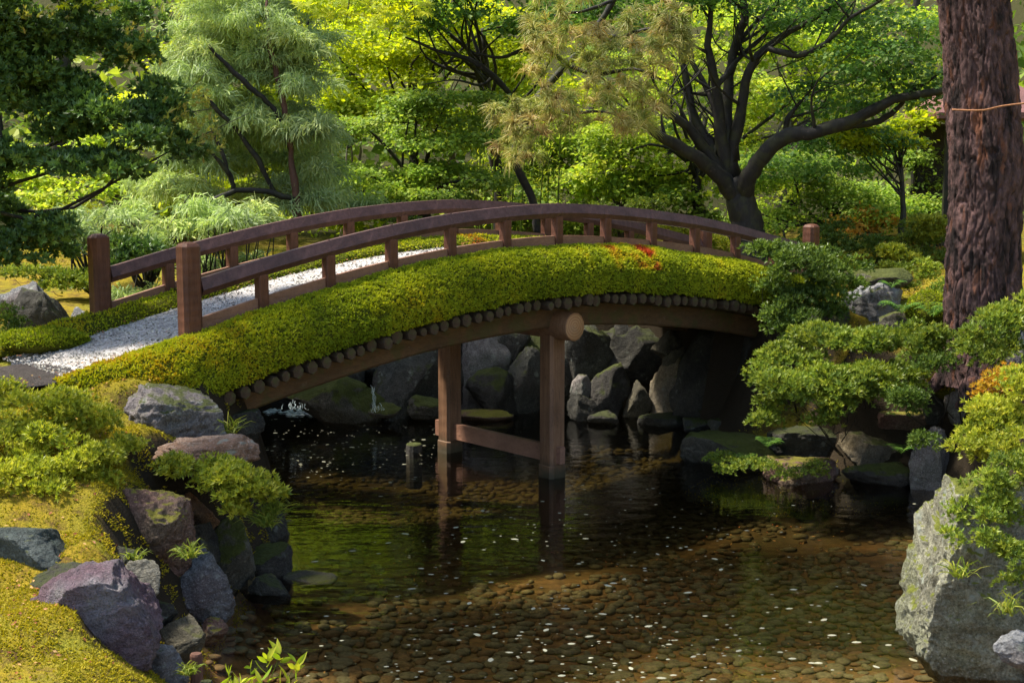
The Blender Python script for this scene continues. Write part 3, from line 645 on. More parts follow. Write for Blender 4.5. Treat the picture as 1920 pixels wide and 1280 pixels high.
def blades(P, Nn, size, spread, name, mat, parent, rnd, kind='stuff', lift=1.2):
    """P (n,3) roots with normals Nn: each a small leaning three-sided tuft tip"""
    n_ = len(P); T = norm(np.cross(Nn, rng.normal(size=(n_, 3)))); S = size*rng.uniform(.6, 1.4, (n_, 1))
    d = norm(Nn*lift+rng.normal(size=(n_, 3))*spread)
    b = np.cross(d, T)
    v0 = P-T*S*.5; v1 = P+T*S*.5; v2 = P+d*S*1.5+b*S*.2; v3 = P+d*S*.8-b*S*.45
    V = np.stack([v0, v1, v2, v3], 1).reshape(-1, 3); i = np.arange(n_)[:, None]*4
    F = np.concatenate([i+np.array([0, 1, 2]), i+np.array([0, 1, 3])])
    o = nmesh(name, V, F, mat, parent, rnd=np.tile(rnd, 2))
    if kind: o['kind'] = kind
    return o
def moss_band(name, prof_s, prof_z, n0, n1, taper, seed, blade_n, mirror=False, size=.019):
    k = 26; t = np.linspace(0, 1, len(prof_s)); tt = np.linspace(0, 1, k); ps = np.interp(tt, t, prof_s); pz = np.interp(tt, t, prof_z)
    steps = int((n1-n0)*16); ns = np.linspace(n0, n1, steps); V = []
    for nn in ns:
        a = min(1, max(.05, (nn-n0)/taper))**.5 if taper else 1
        sm = ps.mean() if mirror else 0
        V.append(B(nn, (ps-sm)*a+sm if mirror else ps*a, float(dz(nn))-.02+(pz+.02)*a))
    V = np.array(V).reshape(-1, 3); F = gridfaces(k, steps)
    G = V.reshape(steps, k, 3); Nn = norm(np.cross(np.gradient(G, axis=0), np.gradient(G, axis=1))).reshape(-1, 3)
    if Nn[:, 2].mean() < 0: Nn = -Nn; F = F[:, ::-1]
    V = V+Nn*(.040*fbm(V, 2.2, seed)+.024*fbm(V, 9, seed+3))[:, None]
    o = nmesh(name, V, F, M['mossbase'], bridge, True); o['kind'] = 'stuff'
    # tips
    A = np.linalg.norm(np.cross(V[F[:, 1]]-V[F[:, 0]], V[F[:, 3]]-V[F[:, 0]]), axis=1); fi = rng.choice(len(F), blade_n, p=A/A.sum())
    a, b = rng.random((2, blade_n, 1)); q0 = None; P = (V[F[fi, 0]]*(1-a)*(1-b)+V[F[fi, 1]]*a*(1-b)+V[F[fi, 2]]*a*b+V[F[fi, 3]]*(1-a)*b)
    Nb = Nn[F[fi, 0]]; kk_ = vn(P, 34., seed+4)+.6*vn(P, 70., seed+6) > -.5; P = P[kk_]; Nb = Nb[kk_]; blade_n = len(P); P = P+Nb*(.016*vn(P, 34., seed+4)+.004)[:, None]
    q = fbm(P, 1.1, seed+9)*.5+.5; nb = ((P[:, 0]-P6[0])*Ld[0]+(P[:, 1]-P6[1])*Ld[1])/BAY+6
    tone = .33+.22*rng.random(blade_n)+.30*(q-.4)+.16*(fbm(P, 5, seed+11))
    tone += .26*np.clip((1.2-nb)/2.4, 0, 1) + .55*np.clip(fbm(P, 1.9, seed+91)-.42, 0, .4) + .25*np.clip(fbm(P, 7, seed+93)-.35, 0, .5) - .22*np.clip(fbm(P, 2.6, seed+95)-.1, 0, .6)
    for cn, w_, hgt in ((6.75, .16, .42), (7.1, .22, .30), (7.45, .20, .5), (6.05, .08, .22)):
        if not mirror: tone += hgt*np.exp(-((nb-cn)/w_)**2)*np.clip(fbm(P, 6, 71)*1.3+.7, 0, 1.4)*(P[:, 2] > dz(nb)-.22)
    if mirror: tone += .45*np.exp(-((nb-6.)/.25)**2)
    blades(P, Nb, size, .8, name+'_tips', M['mossblade'], bridge, np.clip(tone, 0, 1))
moss_band('moss_edge', [.05, .0, -.12, -.25, -.38, -.48, -.56, -.60, -.60, -.55], [-.02, .03, .05, .035, -.01, -.09, -.20, -.34, -.455, -.51], -1.75, 12.2, 1.6, 21, 122000, size=.0175)
moss_band('moss_strip', [BW-.52, BW-.49, BW-.36, BW-.15, BW+.05, BW+.25, BW+.42, BW+.55, BW+.58], [-.05, .03, .075, .085, .07, .05, -.02, -.2, -.45], -1.75, 12.6, .8, 33, 46000, True, size=.018)

# ------------------------------------------------------------------ foliage tools
def leafquads(P, D, Nn, L, W):
    """rhombic leaves at P pointing along D lying in the plane with normal Nn"""
    n_ = len(P); S = norm(np.cross(D, Nn)); L = np.broadcast_to(L, (n_,))[:, None]; W = np.broadcast_to(W, (n_,))[:, None]
    up = np.cross(S, D)
    V = np.stack([P, P+D*L*.45+S*W*.5+up*W*.12, P+D*L, P+D*L*.45-S*W*.5+up*W*.12], 1)
    return V.reshape(-1, 3), np.arange(n_*4).reshape(-1, 4)
def clumps(lst):
    """(u,v,Y,ru,rv[,depth factor]) in photo pixels -> world centres and radii"""
    C, Rr = [], []
    for c in lst:
        u, v, Y, ru, rv = c[:5]; C.append(at(u, v, Y)); Rr.append([px(ru, Y), px(ru, Y)*(c[5] if len(c) > 5 else .9), px(rv, Y)])
    return np.array(C), np.array(Rr)
def sub_centres(C, Rr, nsub, shell=.55, r=rng, low=-1.):
    wt_ = (Rr[:, 0]*Rr[:, 1]*Rr[:, 2])**(2/3); cnt = np.maximum(1, (nsub*wt_/wt_.sum()).astype(int)); out, dirs = [], []
    for c, ra, k in zip(C, Rr, cnt):
        d = norm(r.normal(size=(k*3, 3))); d = d[d[:, 2] > low][:k]
        out.append(c+d*ra*(shell+(1-shell)*r.random((len(d), 1))**.6)); dirs.append(norm(d/ra))
    return np.concatenate(out), np.concatenate(dirs)
def maple_crown(name, mat, parent, C, Rr, nsub, nleaf, subr, L, seed, flat=.28, tilt=.55, W=.75, shell=.35, droop=.15):
    nleaf = int(nleaf*.55); L *= 1.24
    r = np.random.default_rng(seed); S, Dr = sub_centres(C, Rr, nsub, shell, r); ns_ = len(S)
    sr = subr*r.uniform(.6, 1.35, ns_); tone = r.random(ns_)
    idx = np.repeat(np.arange(ns_), nleaf); n_ = len(idx)
    e = r.normal(size=(n_, 3))*.5; P = S[idx]+e*sr[idx][:, None]*np.array([1, 1, flat])
    P[:, 2] -= droop*(e[:, 0]**2+e[:, 1]**2)*sr[idx]
    Nn = norm(np.array([0, 0, 1.])+r.normal(size=(n_, 3))*tilt+Dr[idx]*.35); D = norm(np.cross(Nn, r.normal(size=(n_, 3)))); D[:, 2] -= .25; D = norm(D)
    LL = L*r.uniform(.6, 1.35, n_); V, F = leafquads(P, D, Nn, LL, LL*W)
    rnd = np.clip(.55*tone[idx]+.45*r.random(n_), 0, 1)
    return nmesh(name, V, F, mat, parent, rnd=rnd)
def whorls(P, A, nl, L, W, r, open_=.9):
    n_ = len(P); T = norm(np.cross(A, r.normal(size=(n_, 3)))); Bn = np.cross(A, T); out = []
    th = (np.arange(nl)/nl*2*math.pi)[None]+r.normal(size=(n_, nl))*.25
    rad = np.cos(th)[..., None]*T[:, None]+np.sin(th)[..., None]*Bn[:, None]
    op = open_*r.uniform(.5, 1.3, (n_, nl, 1)); D = norm(rad*op+A[:, None]); Nn = norm(A[:, None]*op-rad*.8)
    LL = (L*r.uniform(.65, 1.25, (n_, nl))).ravel()
    PP = np.repeat(P, nl, 0); return leafquads(PP, D.reshape(-1, 3), Nn.reshape(-1, 3), LL, LL*W)
def whorl_crown(name, mat, parent, C, Rr, nsub, nw, subr, L, seed, nl=6, W=.36, shell=.55, low=-.6, flat=.75, up=.45, open_=.9):
    r = np.random.default_rng(seed); S, Dr = sub_centres(C, Rr, nsub, shell, r, low); ns_ = len(S); tone = r.random(ns_)
    idx = np.repeat(np.arange(ns_), nw); n_ = len(idx); sr = subr*r.uniform(.6, 1.3, ns_)
    e = norm(r.normal(size=(n_, 3))); e[:, 2] = np.abs(e[:, 2])*.9-.15
    P = S[idx]+e*sr[idx][:, None]*np.array([1, 1, flat])
    A = norm(e*.7+Dr[idx]*.5+np.array([0, 0, up])+r.normal(size=(n_, 3))*.25)
    V, F = whorls(P, A, nl, L, W, r, open_); rnd = np.clip(np.repeat(.45*tone[idx]+.4*r.random(n_), nl)+.15*r.random(n_*nl), 0, 1)
    return nmesh(name, V, F, mat, parent, rnd=rnd)
def limb_px(mb, pl, Ys, sides=8, k=4, seed=0, wob=.1):
    """polyline of (u,v,width px) with distance(s) Ys"""
    n_ = len(pl); Yv = np.linspace(Ys[0], Ys[1], n_) if isinstance(Ys, tuple) else np.full(n_, Ys)
    tube(mb, [at(u, v, y) for (u, v, _), y in zip(pl, Yv)], [px(w_, y)/2*.86 for (_, _, w_), y in zip(pl, Yv)], sides, k, wob, seed)
def stem_set(name, mat, parent, base, C, r0, seed, sides=6, nb=None):
    """trunk from base towards the clump centres C, with limbs into each clump"""
    r = np.random.default_rng(seed); base = np.asarray(base, float); mb = MB(); top = C.mean(0); top = np.array([base[0]*.5+top[0]*.5, base[1]*.5+top[1]*.5, top[2]])
    fork = base+(top-base)*.45+r.normal(size=3)*.1
    tube(mb, [base-[0, 0, .3], base+(fork-base)*.5+r.normal(size=3)*.08, fork, fork+(top-fork)*.8], [r0*1.25, r0, r0*.8, r0*.35], sides+2, 5, .1, seed)
    for i, c in enumerate(C[r.permutation(len(C))[:nb or 14]]):
        s = fork+(top-fork)*r.uniform(0, .6); m_ = (s+c)/2+r.normal(size=3)*.12*np.linalg.norm(c-s); tube(mb, [s, m_, c, c+(c-m_)*.5], [r0*.36, r0*.2, r0*.09, r0*.03], sides, 4, .12, seed+i)
    return mb.build(name, mat, parent, True)
def twigs(name, mat, parent, origin, C, Rr, per, r0, seed):
    r = np.random.default_rng(seed); mb = MB()
    for c, ra in zip(C, Rr):
        for i in range(per):
            e = c+norm(r.normal(size=3))*ra*r.uniform(.5, .95); s = np.asarray(origin)+(c-origin)*r.uniform(.0, .5); m_ = (s+e)/2+r.normal(size=3)*.1*np.linalg.norm(e-s)
            tube(mb, [s, m_, e], [r0, r0*.6, r0*.25], 5, 3, .1, seed+i)
    return mb.build(name, mat, parent, True)
def mapletree(label, mat, base_uvY, cl, nsub, nleaf, subr, L, seed, r0=.12, bark='bark', cat='maple tree', name='maple_tree', group=None, extra=None, **kw):
    C, Rr = clumps(split(cl, 5, .95, 1.05, .42, .36, seed))
    if extra is not None: C = np.concatenate([C, extra[0]]); Rr = np.concatenate([Rr, extra[1]])
    b = at(*base_uvY) if len(base_uvY) == 3 and base_uvY[1] > 20 else np.array(base_uvY); b[2] = gz(b[0], b[1])
    t = empty(name, b, label, cat, group); stem_set('trunk', M[bark], t, b, C, r0, seed)
    maple_crown('crown', M[mat], t, C, Rr, nsub, nleaf, subr, L, seed, **kw); return t

def split(lst, k, ou, ov, fr, fv, seed):
    r = np.random.default_rng(seed+1000); out = []
    for c in lst:
        for j in range(k):
            out.append((c[0]+r.uniform(-1, 1)*c[3]*ou, c[1]+r.uniform(-1, 1)*c[4]*ov, c[2]+r.uniform(-1, 1)*px(c[3], c[2])*.6, c[3]*fr*r.uniform(.7, 1.3), c[4]*fv*r.uniform(.7, 1.3)))
    return out
# ------------------------------------------------------------------ trees behind the bridge
# the spreading maple with the dark forked trunk
YM = 23.6; b = at(1400, 470, YM); b[2] = gz(b[0], b[1])
tm = empty('maple_tree', b, 'large spreading maple with a dark forked trunk just beyond the bridge', 'maple tree')
mb = MB(); limb_px(mb, [(1412, 500, 105), (1406, 462, 84), (1398, 420, 70), (1388, 372, 64), (1376, 338, 56)], YM, 18, 5, 1, .045); mb.build('trunk', M['bark'], tm, True)
LIMBS = [
 ([(1384, 375, 44), (1345, 325, 36), (1296, 288, 30), (1250, 262, 24), (1205, 236, 16), (1185, 210, 9)], (23.6, 22.6)),
 ([(1370, 345, 40), (1337, 303, 28), (1296, 245, 22), (1267, 222, 17), (1232, 198, 13), (1203, 187, 8)], (23.6, 23.0)),
 ([(1362, 330, 40), (1330, 268, 26), (1300, 215, 20), (1287, 152, 16), (1272, 82, 13), (1255, 52, 8)], (23.6, 24)),
 ([(1366, 335, 40), (1352, 260, 30), (1346, 175, 22), (1329, 100, 17), (1331, 35, 13), (1338, -70, 8)], (23.6, 23.2)),
 ([(1372, 330, 40), (1362, 240, 28), (1366, 160, 22), (1378, 87, 20), (1397, 23, 18), (1386, -40, 12), (1384, -150, 6)], (23.6, 23.9)),
 ([(1374, 300, 30), (1389, 198, 22), (1412, 118, 18), (1465, 70, 14), (1517, 41, 11), (1570, 6, 8), (1640, -60, 5)], (23.6, 22.8)),
 ([(1440, 92, 12), (1494, 103, 14), (1547, 82, 11), (1593, 35, 9), (1646, 4, 7), (1700, -40, 4)], (22.9, 22.2)),
 ([(1392, 372, 48), (1404, 340, 42), (1426, 295, 36), (1477, 254, 34), (1529, 248, 30), (1605, 222, 26), (1675, 188, 22), (1733, 176, 17), (1790, 162, 12), (1850, 130, 6)], (23.6, 21.6)),
 ([(1545, 246, 18), (1600, 236, 17), (1650, 226, 14), (1690, 196, 9), (1720, 150, 5)], (23.0, 22.4)),
 ([(1471, 252, 14), (1478, 222, 12), (1494, 200, 8)], (23.3, 23.2)),
 ([(1362, 260, 16), (1330, 180, 14), (1300, 120, 11), (1262, 80, 8), (1215, 60, 4)], (23.6, 24.4)),
 ([(1378, 87, 12), (1420, 40, 9), (1460, 0, 7), (1500, -60, 4)], (23.7, 24.4)),
 ([(1345, 160, 12), (1390, 105, 10), (1440, 60, 6)], (23.4, 24)),
]
for i, (pl, ys) in enumerate(LIMBS):
    mb = MB(); limb_px(mb, pl, ys, 8, 4, 20+i); mb.build('limb', M['bark'], tm, True)
mb = MB(); r = np.random.default_rng(48)
for k in range(62):
    pl, ys = LIMBS[r.integers(len(LIMBS))]; j = r.integers(1, len(pl)); u, v, w_ = pl[j]; y = np.linspace(ys[0], ys[1], len(pl))[j]; a = at(u, v, y); L_ = r.uniform(.5, 1.5); d = norm(np.array([r.normal()*.8+(.25 if u > 1380 else -.25), r.normal()*.5, .75])); m_ = a+d*L_*.5+r.normal(size=3)*.09; e = a+d*L_+r.normal(size=3)*.2+np.array([0, 0, .1])
    r1 = min(px(w_, y)*.22, .032); tube(mb, [a, m_, e], [r1, r1*.6, r1*.2], 5, 4, .15, k); q = m_+(norm(r.normal(size=3)+[0, 0, .4]))*L_*.45; tube(mb, [m_, (m_+q)/2+r.normal(size=3)*.04, q], [r1*.5, r1*.35, r1*.12], 4, 3, .15, k)
o = mb.build('twigs', M['bark'], tm, True); o['kind'] = 'stuff'
C, Rr = clumps([(1640, 110, 22.5, 120, 45), (1560, 180, 23.6, 110, 36), (1690, 60, 23, 110, 50), (1500, 20, 23.5, 120, 40), (1720, 160, 22.4, 70, 40), (1610, 260, 24, 120, 32), (1520, 310, 24.6, 120, 30), (1330, -30, 23, 130, 40), (1180, 10, 24.5, 110, 40)])
maple_crown('crown', M['leaf_deep'], tm, C, Rr, 420, 70, .34, .065, 41)
C2 = np.array([at(1400, -120, 23), at(1200, -140, 23.5), at(1600, -130, 22.5), at(1500, -230, 23.5), at(1300, -260, 24), at(1100, -200, 24)]); R2 = np.array([[1.5, 1.4, .6]]*6)
maple_crown('crown', M['leaf_mid'], tm, C2, R2, 170, 70, .4, .075, 42)

mapletree('lime green maple glowing behind the forked trunk', 'leaf_lime', (1300, 420, 27), [(1260, 120, 27, 130, 50), (1180, 200, 27.5, 100, 50), (1330, 210, 27.5, 130, 45), (1440, 170, 27, 100, 45), (1240, 280, 27, 120, 40), (1350, 330, 27, 120, 36), (1180, 330, 27, 90, 36), (1490, 90, 28, 120, 50), (1560, 130, 28.5, 100, 50), (1400, 40, 28, 140, 45)], 560, 64, .42, .075, 51)
mapletree('mid green maple filling the right background under the long limb', 'leaf_mid', (1560, 440, 26), [(1500, 300, 26, 110, 40), (1620, 330, 25.5, 110, 45), (1560, 380, 25.2, 130, 40), (1690, 390, 25.5, 90, 45), (1480, 390, 25.5, 80, 35), (1700, 300, 26.5, 80, 45), (1440, 440, 24.8, 60, 30)], 460, 66, .36, .06, 52)
mapletree('small yellow maple spray beside the hut roof', 'leaf_yellow', (1700, 420, 24), [(1680, 240, 24, 60, 22), (1620, 255, 24, 50, 16), (1720, 215, 24.5, 45, 16), (1640, 276, 24, 50, 12)], 90, 60, .22, .07, 53, r0=.06)
mapletree('maple with orange tinted leaves low behind the right bridge end', 'leaf_orange', (1640, 450, 25), [(1640, 402, 24.6, 46, 24), (1590, 425, 24.4, 40, 16), (1680, 430, 24.6, 50, 20), (1740, 460, 24, 34, 30)], 80, 60, .22, .05, 54, r0=.05)
mapletree('yellow-green maple behind the middle of the far handrail', 'leaf_yellow', (760, 400, 29), [(720, 130, 28, 110, 50), (660, 170, 27.5, 80, 45), (820, 90, 29, 120, 50), (900, 130, 29, 110, 45), (640, 100, 28.5, 80, 50), (770, 40, 29, 130, 40), (960, 60, 30, 110, 50), (880, 190, 29, 80, 35)], 520, 64, .4, .08, 55)
mapletree('dense green maple in the centre, left of the long-needled pine', 'leaf_mid', (800, 420, 25), [(700, 230, 25, 90, 34), (800, 215, 25.2, 100, 34), (880, 260, 25, 80, 36), (740, 290, 24.6, 100, 34), (840, 320, 24.6, 90, 34), (680, 340, 24.8, 70, 30), (760, 360, 24.4, 110, 26), (900, 340, 25, 60, 34)], 520, 70, .34, .06, 56)
mapletree('dark green maple overhanging from the top centre', 'leaf_deep', (930, 420, 27), [(900, 20, 25, 130, 36), (1010, 40, 25.5, 90, 36), (830, 30, 25.5, 70, 26), (940, -60, 25, 160, 50), (760, -80, 25, 140, 50)], 300, 66, .38, .07, 57)
C, Rr = None, None
mb = MB()
td = [o for o in COL.objects if o.get('label', '').startswith('dark green maple overhanging')][0]
for i, pl in enumerate(([(960, 180, 10), (925, 145, 14), (880, 112, 12), (820, 95, 8), (760, 70, 4)], [(1040, 100, 8), (990, 92, 9), (940, 108, 8), (890, 100, 5)], [(1060, 120, 9), (1010, 75, 8), (960, 50, 5), (900, 60, 3)], [(925, 145, 8), (900, 160, 6), (850, 150, 4), (790, 160, 2)])):
    limb_px(mb, pl, (25.6, 25.0), 6, 4, 60+i)
mb.build('limb', M['bark'], td, True)
mapletree('light green tree behind the bamboo stems', 'leaf_lime', (1020, 430, 30), [(960, 300, 29, 110, 60), (1060, 310, 29, 90, 60), (1130, 270, 29.5, 80, 50), (1000, 220, 30, 110, 50), (900, 380, 28, 60, 20), (1100, 360, 28, 100, 30)], 360, 64, .4, .075, 58, bark='barkgrey')
mapletree('yellow-lit maple behind the weeping thread-leaf tree', 'leaf_yellow', (450, 430, 30), [(420, 350, 29, 90, 36), (560, 160, 30, 90, 60), (370, 60, 30, 90, 70), (590, 300, 29.5, 80, 60), (300, 250, 30, 90, 70)], 330, 60, .42, .085, 59)

for i, (lab, mt, u, Y, cl) in enumerate((
  ('pale green maple closing the gap left of the weeping thread-leaf tree', 'leaf_lime', 250, 27.5, [(230, 330, 27, 110, 60), (130, 380, 27, 90, 40), (330, 380, 27, 90, 36), (60, 330, 27.5, 90, 50), (240, 220, 28, 110, 60)]),
  ('pale green maple closing the gap right of the weeping thread-leaf tree', 'leaf_lime', 640, 28, [(620, 330, 27, 90, 50), (640, 230, 28, 100, 50), (700, 390, 27, 110, 26), (560, 400, 27, 90, 22), (600, 170, 29, 90, 50)]),
  ('green maple between the straw coloured pine and the forked trunk', 'leaf_mid', 1180, 28, [(1150, 330, 27.6, 80, 50), (1230, 370, 27.4, 90, 34), (1050, 380, 27.6, 100, 30), (1120, 400, 27.4, 100, 22)]),
  ('pale tall tree far behind the forked maple', 'leaf_lime', 1450, 31, [(1450, 60, 30, 150, 60), (1600, 60, 30.5, 130, 60), (1300, 30, 30, 150, 60), (1500, 230, 30, 150, 60), (1650, 200, 30.5, 110, 60), (1720, 60, 30.5, 100, 70), (1400, 380, 29, 120, 40)]),
  ('pale tall tree far behind the yellow-green maple', 'leaf_yellow', 850, 31.5, [(850, 60, 31, 150, 60), (700, 40, 31, 140, 60), (1000, 130, 31, 130, 60), (800, 200, 31, 150, 60), (1000, 300, 30.5, 110, 50), (560, 40, 31, 120, 60)]))):
    mapletree(lab, mt, (u, 430, Y), cl, 300, 52, .42, .09, 160+i, r0=.09, bark='barkgrey')
# woods far off
r = np.random.default_rng(91)
C = []; Rr = []
for k in range(150):
    x = r.uniform(-30, 30); y = r.uniform(33, 58); h = gz(x, y); C.append([x, y, h+r.uniform(1, 13)]); Rr.append([r.uniform(2, 4), 2., r.uniform(1.2, 2.6)])
for k in range(60):
    x = r.uniform(-17, 17); y = r.uniform(31, 34); C.append([x, y, gz(x, y)+r.uniform(.3, 4)]); Rr.append([r.uniform(1, 2), 1.2, r.uniform(.7, 1.3)])
o = maple_crown('distant_woods', M['leaf_wood'], None, np.array(C), np.array(Rr), 1700, 30, .95, .25, 92, flat=.5, tilt=.9)
tagit(o, 'dense dark woods closing the view behind the garden', 'woods', kind='stuff')
mb = MB()
for k in range(26):
    x = r.uniform(-22, 22); y = r.uniform(31, 44); z = gz(x, y); t_ = r.uniform(.08, .22)
    tube(mb, [(x, y, z-.3), (x+r.normal()*.3, y, z+4), (x+r.normal()*.9, y, z+9+r.random()*4)], [t_*1.2, t_, t_*.5], 7, 4, .06, k)
o = mb.build('distant_trunks', M['bark'], None, True); tagit(o, 'dim trunks of the far woods', 'woods', kind='stuff')

# weeping thread-leaf conifer
def mounds(name, mat, parent, C, Rr, dens, seed, width=.013, parts_=3):
    r = np.random.default_rng(seed); V = []; rn = []
    for c, ra in zip(C, Rr):
        k = int(dens*ra[0]*ra[2]*4)+20; d = norm(r.normal(size=(k, 3))); d[:, 2] = np.abs(d[:, 2])*.9-.15; d = norm(d)
        tone = r.random()*.4+.15; s0 = c+d*ra*r.uniform(.15, .75, (k, 1)); out = norm(d*np.array([1, 1, .5]))*ra*r.uniform(.25, .6, (k, 1))
        P0 = s0; P1 = s0+out*.6+np.array([0, 0, .02]); P2 = P1+out*.5-np.array([0, 0, 1])*ra[2]*r.uniform(.08, .35, (k, 1))+r.normal(size=(k, 3))*.03; P3 = P2+out*.2-np.array([0, 0, 1])*ra[2]*r.uniform(.1, .4, (k, 1))+r.normal(size=(k, 3))*.03
        sd_ = norm(np.cross(out, np.array([0, 0, 1.]))+r.normal(size=(k, 3))*.5)*width*r.uniform(.6, 1.3, (k, 1))
        for a, b2 in ((P0, P1), (P1, P2), (P2, P3)):
            V.append(np.stack([a-sd_, a+sd_, b2+sd_*.6, b2-sd_*.6], 1).reshape(-1, 3)); rn.append(np.clip(tone+r.random(k)*.45, 0, 1))
    V = np.concatenate(V); return nmesh(name, V, np.arange(len(V)).reshape(-1, 4), mat, parent, rnd=np.concatenate(rn))
b = at(540, 440, 22.6); b[2] = gz(b[0], b[1])
tf = empty('thread_leaf_cypress', b, 'pale weeping thread-leaf conifer with red-brown stems, left of centre', 'conifer')
r = np.random.default_rng(5)
reg = []
for (u, v, n_, su, sv) in ((440, 60, 26, 100, 60), (380, 150, 18, 80, 60), (520, 130, 18, 70, 70), (560, 60, 10, 50, 40), (470, 230, 16, 80, 60), (330, 260, 12, 60, 50), (560, 250, 12, 60, 50), (560, 340, 16, 80, 40), (420, 300, 10, 60, 50), (320, 350, 10, 80, 30), (620, 380, 6, 50, 20), (360, -60, 12, 120, 40), (520, -70, 12, 120, 40)):
    for k in range(int(n_*1.5)): reg.append((u+r.normal()*su*.6, v+r.normal()*sv*.55, r.uniform(21.4, 24), r.uniform(26, 46), r.uniform(20, 36)))
C, Rr = clumps(reg); mounds('crown', M['leaf_feather'], tf, C, Rr, 620, 6, .010)
for i, (pl, ys) in enumerate((([(560, 420, 20), (552, 340, 16), (544, 279, 14), (537, 225, 16), (529, 179, 14), (515, 125, 12), (504, 67, 9), (500, 0, 6)], (21.4, 21.9)), ([(545, 285, 8), (520, 215, 11), (492, 183, 11), (458, 154, 11), (421, 117, 9), (390, 85, 5)], (21.6, 21.3)), ([(520, 370, 10), (483, 300, 11), (446, 246, 11), (408, 208, 10), (383, 179, 8)], (21.5, 21.2)), ([(555, 375, 12), (500, 360, 13), (442, 358, 13), (392, 378, 10), (346, 398, 6)], (21.4, 20.9)), ([(440, 356, 13), (427, 322, 12), (402, 292, 9), (379, 267, 6)], (21.2, 20.9)), ([(430, 330, 8), (415, 280, 9), (395, 240, 6)], (21.1, 21.0)))):
    mb = MB(); limb_px(mb, pl, ys, 7, 4, 80+i, .16); mb.build('trunk' if i == 0 else 'limb', M['barkred' if i in (0,) else 'bark'], tf, True)
# low pale threads on the ground behind the bridge
def low_conifer(label, lst, seed, dens=650):
    C, Rr = clumps(lst); b = C.mean(0); b[2] = gz(b[0], b[1]); t = empty('thread_leaf_shrub', b, label, 'shrub')
    mounds('foliage', M['leaf_feather'], t, C, Rr, dens, seed, .012); twigs('stems', M['bark'], t, b, C, Rr, 2, .025, seed)
r = np.random.default_rng(15)
def scatter(u, v, n_, su, sv, Y0, Y1, r0, r1): return [(u+r.uniform(-1, 1)*su, v+r.uniform(-1, 1)*sv, r.uniform(Y0, Y1), r.uniform(r0, r1), r.uniform(r0, r1)*.7) for _ in range(n_)]
low_conifer('rounded pale thread-leaf shrub behind the far left end post', scatter(170, 420, 9, 50, 40, 19.5, 21, 26, 42), 16)
low_conifer('pale thread-leaf shrub with yellow tips between the two left end posts', scatter(265, 430, 12, 50, 40, 19, 20.6, 26, 40), 17)
low_conifer('broad pale thread-leaf shrub above the near left handrail', scatter(420, 410, 14, 90, 30, 18.8, 20.4, 30, 46), 18)
low_conifer('small bluish thread-leaf shrub seen through the left railing', scatter(250, 560, 5, 40, 16, 18.2, 19.2, 22, 34)+scatter(420, 500, 7, 60, 20, 19.4, 20.4, 24, 34), 19)

# long-needled pine, centre
b = at(1005, 430, 22.3); b[2] = gz(b[0], b[1])
tp = empty('pine_tree', b, 'long-needled pine with straw coloured tufts drooping above the middle of the bridge', 'pine tree')
mb = MB(); limb_px(mb, [(1010, 440, 20), (1000, 380, 18), (972, 320, 17), (966, 280, 16), (1010, 180, 15), (1090, 90, 14), (1160, -20, 13), (1200, -160, 10)], (23.0, 22.4), 8, 5, 3); mb.build('trunk', M['bark'], tp, True)
r = np.random.default_rng(33); tufts = []
for (u, v, n_, su, sv) in ((1090, 90, 42, 110, 50), (1180, 140, 36, 80, 60), (1000, 220, 30, 80, 40), (1230, 50, 30, 70, 40), (1100, 200, 30, 100, 40), (1040, 40, 16, 60, 40), (1200, 225, 14, 40, 25), (960, 280, 14, 50, 30), (1130, -30, 24, 130, 40), (1260, 90, 10, 30, 30)):
    for k in range(n_): tufts.append(at(u+r.uniform(-1, 1)*su, v+r.uniform(-1, 1)*sv, r.uniform(20.2, 21.8)))
tufts = np.array(tufts); V = []; rn = []
for c in tufts:
    k = 64; ax = norm(np.array([r.normal()*.5, r.normal()*.5, .5])); d = norm(ax+r.normal(size=(k, 3))*.75); LN = r.uniform(.14, .26, (k, 1)); sd_ = norm(np.cross(d, r.normal(size=(k, 3))))*.0055
    m_ = c+d*LN*.55; e_ = m_+norm(d-np.array([0, 0, .9]))*LN*.5; t_ = r.random()
    V += [np.stack([c-sd_+0*m_, c+sd_+0*m_, m_+sd_, m_-sd_], 1).reshape(-1, 3), np.stack([m_-sd_, m_+sd_, e_+sd_*.4, e_-sd_*.4], 1).reshape(-1, 3)]; x_ = np.clip(t_*.6+r.random(k)*.4, 0, 1); rn += [x_, x_]
V = np.concatenate(V); nmesh('needles', V, np.arange(len(V)).reshape(-1, 4), M['needle'], tp, rnd=np.concatenate(rn))
mb = MB()
for i, pl in enumerate(([(1110, 60, 9), (1160, 70, 9), (1210, 55, 8), (1260, 60, 5)], [(1060, 120, 10), (1120, 140, 8), (1190, 130, 7), (1240, 150, 4)], [(1010, 180, 9), (1060, 210, 8), (1130, 210, 6), (1200, 230, 4)], [(970, 250, 8), (1000, 235, 6), (960, 225, 4)], [(1150, 0, 9), (1100, 20, 7), (1040, 30, 5)])):
    limb_px(mb, pl, (21.7, 21.0), 6, 4, 90+i, .2)
mb.build('limb', M['bark'], tp, True)

